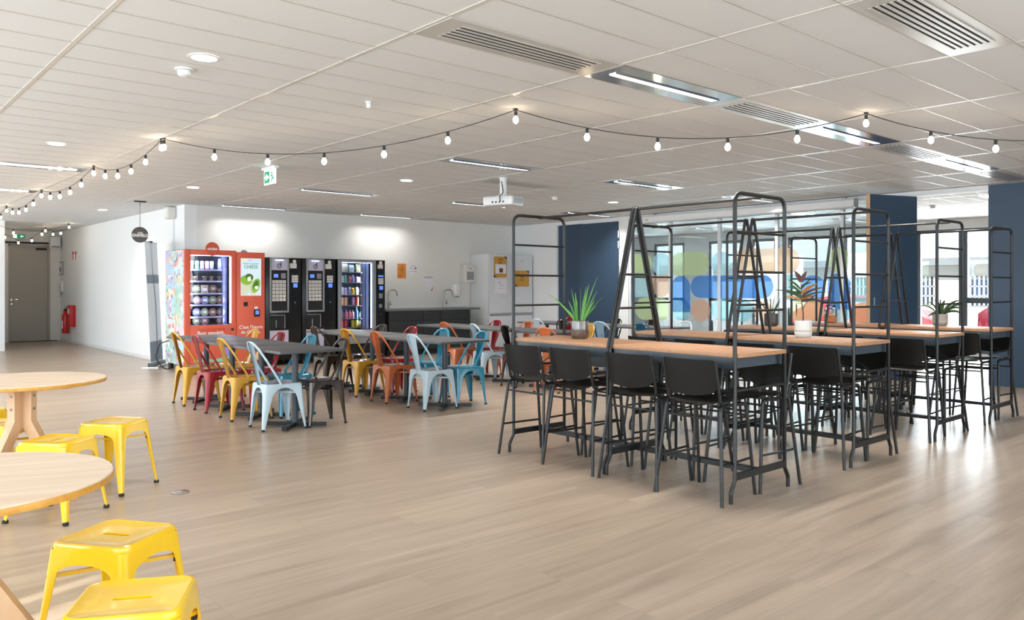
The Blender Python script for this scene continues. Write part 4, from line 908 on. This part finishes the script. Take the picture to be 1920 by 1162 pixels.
for k, (px, lab) in enumerate(((137.5, 'narrow red and white wall sign nearer the corridor door'), (142.5, 'narrow red and white wall sign farther from the corridor door'))):
    a = on_x(px - 1.6, 472, XL); b = on_x(px + 1.6, 487, XL); t = thing('wall_sign', lab, 'sign', (XL, (a[0] + b[0]) / 2, (a[1] + b[1]) / 2), 0, 'red and white wall signs'); hw, hh = abs(a[0] - b[0]) / 2, abs(a[1] - b[1]) / 2
    MB().box(-.006, 0, -hw, hw, -hh, hh).build('plate', M['paper'], t); MB().box(-.008, -.006, -hw, hw, hh * .35, hh).box(-.008, -.006, -hw * .4, hw * .4, -hh, hh * .2).build('symbol', M['red'], t)
a = on_x(110.5, 491, XL); b = on_x(119, 515, XL); t = thing('framed_plan', 'small framed plan on the corridor wall close to the door', 'plan', (XL, (a[0] + b[0]) / 2, (a[1] + b[1]) / 2)); hw, hh = abs(a[0] - b[0]) / 2, abs(a[1] - b[1]) / 2
MB().box(-.02, 0, -hw, hw, -hh, hh).build('frame', M['grey'], t); MB().box(-.022, -.02, -hw + .03, hw - .03, -hh + .03, hh - .03).build('sheet', M['paper'], t); MB().box(-.024, -.022, -hw * .4, hw * .3, -hh * .5, hh * .1).build('drawing', M['midink'], t)
t = thing('intercom', 'white door entry phone under the framed plan', 'intercom', (XL, 21.75, 1.32)); MB().box(-.05, 0, -.1, .1, -.14, .14).build('body', M['white'], t, bevel=.015); MB().tube(rounded([(-.06, -.06, .12), (-.09, -.06, .1), (-.09, -.06, -.1), (-.06, -.06, -.12)], .03, 4), .02, 8).build('handset', M['offwhite'], t); MB().tube(rounded([(-.05, -.06, -.12), (-.05, -.02, -.3), (-.04, .06, -.12)], .1, 6), .007, 6).build('cord', M['grey'], t)
t = thing('exit_sign', 'green lit exit sign on the wall above the corridor door', 'sign', (on_y(35, 443, YF)[0], YF, on_y(35, 443, YF)[1])); MB().box(-.13, .13, -.05, 0, -.055, .055).build('case', M['white'], t, bevel=.01); MB().box(-.04, .125, -.052, -.05, -.045, .045).build('green_field', M['exit_green'], t); MB().box(-.125, -.045, -.052, -.05, -.045, .045).build('white_field', M['exit_white'], t); MB().prism([(.02, -.053, .0), (.05, -.053, .03), (.05, -.053, .012), (.09, -.053, .012), (.09, -.053, -.012), (.05, -.053, -.012), (.05, -.053, -.03)], (0, -.001, 0)).build('arrow', M['exit_white'], t)
t = thing('wall_unit', 'white ducted box high on the wall beside the corridor door', 'air unit', (4.42, YF, 2.35)); MB().box(-.1, .12, -.25, 0, -.12, .16).build('case', M['white'], t, bevel=.02); MB().box(-.08, .1, -.253, -.25, -.1, -.06).build('louvre', M['grey'], t)

# hanging disc sign and exit sign under the ceiling, projector, screen case
sx_, sy_ = 3.88, 13.3; sz = 2.12
t = thing('hanging_sign', 'round dark hanging sign with white lettering, above the banner', 'sign', (sx_, sy_, 0))
MB().box(-.085, .085, -.03, .03, HC - .018, HC - .0025).build('ceiling_plate', M['cap'], t); MB().tube([(0, 0, HC - .018), (0, 0, sz + .12)], .005, 6).tube([(0, 0, HC - .02), (0, 0, HC - .07)], .01, 8).build('rod', M['grey'], t)
MB().lathe([(.118, -.012), (.123, -.008), (.123, .008), (.118, .012)], 40, (0, 0, sz), Matrix.Rotation(R90, 4, 'X')).build('disc', mat('dark_brass', '5b5550', .38, .3), t)
text_mesh('lettering', 'GARFIELD', .062, M['white'], t, (0, -.0135, sz - .012), bold=.003, sx=.88); text_mesh('lettering', 'CHEZ', .03, M['white'], t, (0, -.0135, sz + .03), bold=.0012)
t = thing('exit_sign', 'green running-figure exit sign hanging from the ceiling in the open room', 'sign', (3.87, 8.54, 0))
MB().box(-.03, .03, -.17, .17, HC - .03, HC - .0025).build('housing', M['white'], t, bevel=.006); MB().box(-.004, .004, -.15, .15, HC - .2, HC - .03).build('plate', M['exit_white'], t)
MB().box(-.006, -.004, .005, .135, HC - .18, HC - .05).build('green_field', M['exit_green'], t)
q = -.0072; zc = HC - .115
MB().prism([(q, .125, zc), (q, .075, zc + .045), (q, .075, zc + .018), (q, .02, zc + .018), (q, .02, zc - .018), (q, .075, zc - .018), (q, .075, zc - .045)], (.0008, 0, 0)).build('arrow', M['exit_white'], t)
fg = MB(); fg.sphere((-.005, -.055, zc + .042), .011, 8, 6); fg.tube([(-.005, -.06, zc + .025), (-.005, -.075, zc - .01), (-.005, -.1, zc - .03), (-.005, -.115, zc - .03)], .007, 6); fg.tube([(-.005, -.075, zc - .01), (-.005, -.06, zc - .03), (-.005, -.045, zc - .055)], .007, 6); fg.tube([(-.005, -.065, zc + .018), (-.005, -.04, zc + .005), (-.005, -.03, zc + .02)], .006, 6); fg.build('running_figure', M['exit_green'], t)
px_, py_ = 6.42, 7.5; t = thing('projector', 'white projector hanging from a ceiling column', 'projector', (px_, py_, 0), D2R(20))
MB().lathe([(.06, HC - .012), (.06, HC - .003)], 20).lathe([(.042, 2.42), (.042, HC - .01)], 20).build('column', M['white'], t); MB().box(-.08, .08, -.06, .06, 2.405, 2.42).build('bracket', M['white'], t)
MB().loops([rrect(.15, .2, .03, 2.3), rrect(.16, .21, .035, 2.315), rrect(.16, .21, .035, 2.395), rrect(.15, .2, .03, 2.405)], True, True).build('case', M['white'], t, smooth=50)
g = MB()
for k in range(9): g.box(-.12, .12, -.213, -.208, 2.32 + k * .008, 2.324 + k * .008)
g.build('vent_grille', M['grey'], t)
g = MB()
for k in range(4): g.box(-.164, -.159, -.1 + k * .05, -.08 + k * .05, 2.325, 2.345)
g.build('sockets', M['ink'], t); MB().tube(rounded([(-.16, -.05, 2.34), (-.2, -.06, 2.4), (-.05, -.03, 2.45), (-.04, 0, 2.6)], .08, 6), .006, 6).build('cable', M['cap'], t)
MB().lathe([(.035, 0), (.035, .02), (.02, .022)], 16, (.162, .1, 2.35), Matrix.Rotation(R90, 4, 'Y')).build('lens', M['ink'], t)
t = thing('projection_screen', 'long white projection screen case above the glass partition', 'screen case', (XR - .12, 5.56, 2.475))
L_ = 4.02; MB().loops([[(x, y, z) for x, z in ((-.075, .02), (-.05, 0), (.06, 0), (.075, .02), (.075, .12), (.05, .145), (-.04, .145), (-.075, .11))] for y in (0, L_)], True, True).build('case', M['white'], t); MB().box(-.076, -.0735, L_ - .17, L_ - .1, .045, .07).build('sticker', mat('yellow_sticker', 'c9c02a', .5), t)
for y in (.15, L_ - .3): MB().box(-.02, .02, y, y + .05, .14, .17).build('bracket', M['grey'], t)
MB().box(-.03, .03, .05, L_ - .05, -.012, 0).build('screen_batten', M['grey'], t)

# ceiling fittings
cat_c = 'ceiling light'; LUM_W = 26
def lum(x0, yc, lab, pw=1.0):
    t = thing('linear_ceiling_light', lab, cat_c, (x0 + .012, yc, 0), 0, 'linear ceiling lights')
    MB().box(0, 1.28, -.166, .166, HC - .006, HC - .001).build('reflector', M['panel'], t)
    MB().box(.09, 1.19, -.024, .024, HC - .01, HC - .006).build('diffuser', M['lum'], t)
    g = MB()
    for k in range(36): x = .1 + k * .0305; g.box(x, x + .004, -.026, .026, HC - .014, HC - .006)
    g.box(.085, 1.195, -.03, -.026, HC - .014, HC - .006).box(.085, 1.195, .026, .03, HC - .014, HC - .006)
    g.build('louvre', M['chrome'], t)
    l = lamp('linear_lamp', 'AREA', LUM_W * pw, (1, .97, .93), (.64, 0, HC - .018), (0, 0, 0), 1.1, .05, spread=D2R(125)); l.parent = t
    return t
def vent(x0, yc, lab, n=5, wy=.166, length=1.28, inset=.13):
    t = thing('ceiling_vent', lab, 'vent', (x0 + .012, yc, 0), 0, 'ceiling air vents')
    MB().box(0, length, -wy, wy, HC - .006, HC - .001).build('panel', M['ventp'], t)
    g = MB(); hw = wy * .62
    for k in range(n): y = -hw + (k + .5) * 2 * hw / n; g.box(inset, length - inset, y - hw / n * .48, y + hw / n * .6, HC - .0075, HC - .006)
    g.build('slots', M['dark'], t)  # flat dark strips paint the shade inside the vent openings
    g = MB()
    for k in range(n + 1): y = -hw + k * 2 * hw / n; g.box(inset - .01, length - inset + .01, y - .0085, y + .0085, HC - .011, HC - .0075)
    g.build('blades', M['ventp'], t); return t
XG = lambda k: 1.09 + 1.304 * k; YG = lambda k: 1.492 + .3423 * (k + .5)
vent(XG(1), YG(5), 'slotted ceiling vent opening the line of fittings, before the first linear light'); vent(XG(3), YG(5), 'slotted ceiling vent between two linear lights above the bar tables'); vent(XG(5), YG(5), 'slotted ceiling vent before the linear light by the navy door'); vent(XG(7), YG(5), 'slotted ceiling vent at the glass partition end of the line of fittings')
lum(XG(2), YG(5), 'linear ceiling light above the first bar table row'); lum(XG(4), YG(5), 'linear ceiling light above the third bar table row'); lum(XG(6), YG(5), 'linear ceiling light by the open navy door')
vent(XG(2), YG(0), 'large six-slot ceiling vent at the top edge of the picture', 6)
lum(XG(3), YG(15), 'linear ceiling light just before the projector'); lum(XG(5), YG(15), 'linear ceiling light between projector and glass partition'); lum(XG(7), YG(15), 'linear ceiling light beside the projection screen case')
lum(XG(3), YG(25), 'linear ceiling light over the snack machine row, beyond the projector'); lum(XG(5), YG(25), 'linear ceiling light on the sink counter side beyond the projector'); lum(XG(7), YG(25), 'linear ceiling light close to the navy recess'); lum(XG(0), YG(25), 'linear ceiling light beside the light string, toward the corridor')
lum(XG(3), YG(33) + .1, 'linear ceiling light along the back wall over the coffee machines', .32); lum(XG(5), YG(33) + .1, 'linear ceiling light along the back wall over the sink counter', .28); lum(XG(0), YG(33), 'linear ceiling light deeper along the light string')
vent(XG(4), YG(18), 'dark ceiling vent behind the projector'); vent(XG(4), YG(33) + .1, 'dark ceiling vent along the back wall over the snack machine'); vent(XG(6), YG(33) + .1, 'dark ceiling vent along the back wall over the fridges')
for x in (XR + 1.2, XR + 3.4):
    for k, y in enumerate((4.2, 7.6, 11.0)): lum(x, y, 'linear ceiling light in the room behind the glass, %s in the %s line' % (('first', 'second', 'third')[k], 'glass side' if x < XR + 2 else 'street side'), 1.3)
def down(x, y, lab, r=.085):
    t = thing('downlight', lab, cat_c, (x, y, 0), 0, 'round recessed downlights')
    MB().lathe([(r, HC - .002), (r + .004, HC - .006), (r - .012, HC - .008)], 28, cap=False).build('trim_ring', M['white'], t); MB().lathe([(r - .012, HC - .007), (r - .012, HC - .003)], 24).build('diffuser', M['lum'], t); l = lamp('downlight_lamp', 'AREA', 9, (1, .97, .93), (0, 0, HC - .012), (0, 0, 0), .13, spread=D2R(120)); l.parent = t; return t
down(1.736, 4.728, 'round downlight above the round tables'); down(1.736, 8.49, 'round downlight beyond the round tables'); down(3.888, 10.99, 'round downlight before the coral machine'); down(3.823, 15.22, 'round downlight in the corridor'); down(5.667, 8.5, 'round downlight over the snack machine row'); down(9.6, 8.53, 'round downlight over the farthest grey table row'); down(14.2, 6.0, 'round downlight seen through the open navy door')
def detector(x, y, lab, r=.055):
    t = thing('smoke_detector', lab, 'detector', (x, y, 0), 0, 'ceiling detectors')
    MB().lathe([(r, HC - .012), (r, HC - .001)], 20).build('base', M['white'], t); MB().lathe([(r * .45, HC - .05), (r * .7, HC - .042), (r * .75, HC - .014)], 20).build('head', M['white'], t)
detector(1.735, 5.06, 'white detector beside the nearest downlight'); detector(8.38, 8.6, 'white detector near the projector'); detector(3.05, 5.07, 'tiny white detector on its own between the nearest downlight and vent', .022); detector(14.0, 5.4, 'white detector on the ceiling seen past the navy door')
t = thing('ceiling_speaker', 'faint round speaker grille in the ceiling near the coffee machines', 'speaker', (5.3, 11.55, 0)); MB().lathe([(.1, HC - .004), (.1, HC - .001)], 28).build('grille', M['tbar'], t)

# string lights
def string(label, hangs, sags, counts, bulb_r=.021, zh=HC - .012):
    t = thing('string_lights', label, 'string lights'); cab = []; spots = []
    for (a, b), sag, n in zip(zip(hangs, hangs[1:]), sags, counts):
        a = Vector((a[0], a[1], a[2] if len(a) > 2 else zh)); b = Vector((b[0], b[1], b[2] if len(b) > 2 else zh))
        f = lambda s: a.lerp(b, s) - Vector((0, 0, 4 * sag * s * (1 - s)))
        for k in range(20): cab.append(f(k / 20))
        spots.append(a + Vector((0, 0, -.005))); spots += [f(k / (n + 1)) for k in range(1, n + 1)]
    cab.append(b); spots.append(b)
    MB().tube(cab, .0035, 5).build('cable', M['cap'], t)
    for p in spots:
        s = MB().lathe([(.006, -.002), (.0125, -.006), (.0125, -.038), (.01, -.042)], 10, p).build('socket', M['cap'], t)
        MB().lathe([(.009, -.04), (.014, -.05), (bulb_r, -.064), (bulb_r, -.078), (.015, -.092), (.004, -.099)], 12, p).build('bulb', M['bulb'], s)
    hk = MB()
    for h in hangs:
        z = h[2] if len(h) > 2 else zh
        if z > HC - .02: hk.box(h[0] - .012, h[0] + .012, h[1] - .012, h[1] + .012, z, HC - .003)
    hk.build('ceiling_clips', M['cap'], t)
string('festoon string of lit bulbs crossing the room above the grey tables and bar tables', [(2.40, 7.52), (4.005, 4.533), (6.125, 2.849), (8.0, 1.2)], (.225, .205, .21), (5, 4, 4))
string('festoon string of lit bulbs running along the ceiling toward the corridor', [(2.39, 7.56), (2.36, 9.75), (2.396, 12.62), (2.43, 15.48), (2.5, 18.6)], (.13, .12, .12, .12), (4, 4, 4, 4))
string('short festoon string of lit bulbs looped in front of the corridor door', [(2.55, 18.7), (4.1, 18.9), (3.95, 20.4), (3.3, 21.2, 2.5), (2.9, 21.5)], (.2, .12, .2, .12), (2, 2, 2, 1))

# ------------------------------------------------------------------ plants and jar on the bar tables
ZT = .897
def at_x(px, X): r = ray(px); d = X / r[0]; return d * r[1]
def blade(mb, base, tip, w, roll=0, n=7, th=.25, up=.3, broad=False):
    base, tip = Vector(base), Vector(tip); mid = base.lerp(tip, .45) + Vector((0, 0, up * (tip - base).length)); side = (tip - base).cross(Vector((0, 0, 1)))
    if side.length < 1e-4: side = Vector((1, 0, 0))
    side.normalize(); L = []
    for i in range(n + 1):
        s = i / n; p = base * (1 - s) ** 2 + mid * 2 * s * (1 - s) + tip * s * s; tg = ((mid - base) * (1 - s) + (tip - mid) * s).normalized(); nn = side.cross(tg)
        sd = side * math.cos(roll) + nn * math.sin(roll); n2 = sd.cross(tg)
        ww = w * (math.sin(math.pi * (.16 + .84 * s) ** .8) if broad else 1 - s ** 1.6) + .0008
        L.append([p + sd * ww, p + n2 * ww * th * -1, p - sd * ww, p + n2 * ww * th * .4])
    mb.loops(L, True, True)
def pot(t, mt, r, h, band=None, ribs=0):
    prof = [(r * .8, 0), (r * .95, h * .08), (r, h * .25), (r, h * .98), (r * .99, h), (r * .93, h), (r * .92, h * .8)]
    if ribs:
        mb = MB(); n = ribs * 4; L = []
        for rr, z in prof: L.append([(rr * (1 + .018 * (1 if k % 4 in (0, 1) else -1)) * math.cos(2 * math.pi * k / n), rr * (1 + .018 * (1 if k % 4 in (0, 1) else -1)) * math.sin(2 * math.pi * k / n), z) for k in range(n)])
        mb.loops(L, True, False); o = mb.build('pot', mt, t)
    else: o = MB().lathe(prof, 28, cap=False).lathe([(r * .01, 0), (r * .8, 0)], 28, cap=False).build('pot', mt, t, smooth=50)
    if band: MB().lathe([(r + .001, h * .36), (r + .002, h * .38), (r + .001, h * .40)], 28, cap=False).build('groove_band', band, o)
    MB().lathe([(r * .92, h * .84), (r * .02, h * .86)], 20).build('soil', M['soil'], t)
def tips_px(px0, py0, d, tips, rnd, depth=.1):
    out = []
    for x, y in tips:
        l = (x - px0) * d / F; e = rnd.uniform(-depth, depth); out.append((RT[0] * l + FW[0] * e, RT[1] * l + FW[1] * e, (py0 - y) * d / F))
    return out
def aloe(label, X, px, mt, pm, r, h, tips, w, rimy, ribs=0, seed=1):
    y = at_x(px, X); d = X * FW[0] + y * FW[1]; t = thing('potted_aloe', label, 'plant', (X, y, ZT)); rnd = random.Random(seed)
    pot(t, pm, r, h, ribs=ribs)
    for tp in tips_px(px, rimy, d, tips, rnd, .07):
        a = math.atan2(tp[1], tp[0]); b0 = (math.cos(a) * r * .3, math.sin(a) * r * .3, h * .84)
        mb = MB(); blade(mb, b0, (tp[0], tp[1], tp[2] + h), w, rnd.uniform(.6, 1.5), up=.12, th=.5); mb.build('leaf', mt, t, smooth=60)
aloe('bright green aloe in a ribbed smoked glass pot on a bar table', 4.52, 1087, M['leaf'], M['pot_smoke'], .068, .142, ((1027, 548), (1061, 576), (1071, 539), (1079, 546.5), (1089, 536), (1098, 535), (1103, 530), (1122, 515.5), (1119, 544), (1128.6, 555.5), (1121, 571.5), (1082, 560), (1095, 552), (1108, 549), (1066, 562), (1114, 561)), .0098, 599, 18, 3)
aloe('dark aloe in a charcoal pot on the third bar table row', 7.5, 1446, M['leaf_d'], M['pot_dark'], .07, .128, ((1432, 534), (1420, 553), (1447, 545.6), (1456, 551), (1469, 549), (1470, 557), (1428, 560), (1438, 556), (1463, 560), (1451, 558)), .012, 584, 0, 5)
X = 6.02; y = at_x(1506, X); d = X * FW[0] + y * FW[1]; t = thing('potted_plant', 'bronze-leaved plant in a white pot on the second bar table row', 'plant', (X, y, ZT)); pot(t, M['pot_white'], .068, .135, M['pot_sand'])
h = .135; rp = lambda px, py, e=0: (RT[0] * (px - 1506) * d / F + FW[0] * e, RT[1] * (px - 1506) * d / F + FW[1] * e, h + (598 - py) * d / F)
MB().tube([(0, 0, h * .8), rp(1506, 585), rp(1504, 570), rp(1502, 555), rp(1502, 540), rp(1501.5, 524)], [.006, .0055, .005, .0045, .004, .003], 8).tube([rp(1505, 578), rp(1511, 568, .02), rp(1519, 560, .03)], .003, 6).build('stem', M['stem'], t)
LV = (((1502, 526), (1490, 505), .016, 'r', .01), ((1502, 526), (1512, 506), .016, 'r', -.01), ((1501, 540), (1480, 521), .007, 'd', .04), ((1502, 545), (1473, 536), .008, 'd', -.05), ((1502, 556), (1457, 541), .007, 'd', .04), ((1502, 556), (1478, 541), .010, 'r', .06),
      ((1503, 560), (1461, 556), .010, 'y', -.05), ((1502, 550), (1484, 530), .008, 'd', .03), ((1502, 540), (1525, 520), .007, 'd', .03), ((1502, 548), (1532, 529), .012, 'y', -.03), ((1503, 553), (1549, 537), .009, 'r', .05), ((1503, 556), (1551, 545), .006, 'd', -.05),
      ((1503, 560), (1533, 552), .009, 'y', .04), ((1504, 562), (1541, 562), .010, 'r', -.04), ((1519, 560), (1530, 550), .007, 'd', .0), ((1502, 535), (1520, 527), .006, 'd', -.05), ((1502, 548), (1466, 547), .006, 'd', .02))
for a_, b_, w, c_, e in LV:
    mb = MB(); p0, p1 = rp(*a_), rp(*b_, e); blade(mb, p0, p1, w * 1.3, 1.15 + 3 * e, up=.16, th=.12, n=8, broad=True)
    mb.build('leaf', M['leaf_' + c_], t, smooth=60)
mb = MB(); mb.tube([rp(1503, 566), rp(1495, 566, .02), rp(1495, 568, .02)], .002, 5); blade(mb, rp(1495, 568, .02), rp(1496, 592, .03),   .012, 1.2, up=0, th=.12, broad=True); mb.build('leaf', M['leaf_r'], t)
X = 8.9; y = at_x(1763, X); d = X * FW[0] + y * FW[1]; t = thing('potted_fern', 'arching dark leaved plant in a sand coloured pot by the navy door', 'plant', (X, y, ZT)); pot(t, M['pot_sand'], .072, .122, M['pot_white'])
rnd = random.Random(9); h = .122
for tx, ty in ((1718, 572), (1722, 563), (1735, 557), (1745, 562), (1752, 556), (1768, 559), (1775, 556), (1785, 565), (1800, 560), (1812, 571), (1820, 566), (1728, 590), (1793, 588), (1740, 575), (1790, 576), (1760, 552)):
    p = (RT[0] * (tx - 1763) * d / F + FW[0] * rnd.uniform(-.1, .1), RT[1] * (tx - 1763) * d / F + FW[1] * rnd.uniform(-.1, .1), h + (585 - ty) * d / F)
    mb = MB(); blade(mb, (p[0] * .08, p[1] * .08, h * .85), p, .0165, rnd.uniform(.7, 1.3), up=.42, th=.2, n=9, broad=True); mb.build('leaf', M['leaf_d'], t, smooth=60)
X = 8.66; y = at_x(1557.5, X); t = thing('storage_jar', 'glass jar half full of nuts on the bar table row by the navy door', 'jar', (X, y, ZT))
MB().lathe([(.06, 0), (.072, .008), (.072, .15), (.052, .172), (.055, .178)], 28, cap=False).build('jar', M['glass'], t, smooth=60); MB().lathe([(.06, .005), (.068, .012), (.068, .095), (.04, .105), (.005, .11)], 24).build('nuts', M['nuts'], t)
MB().lathe([(.056, .178), (.058, .182), (.05, .2), (.02, .21), (.018, .225), (.005, .23)], 24).build('lid', M['glass'], t); MB().tube([(.056 * math.cos(a), .056 * math.sin(a), .175) for a in [k * math.pi / 10 for k in range(20)]], .003, 6, closed=True).build('clip_wire', M['chrome'], t)
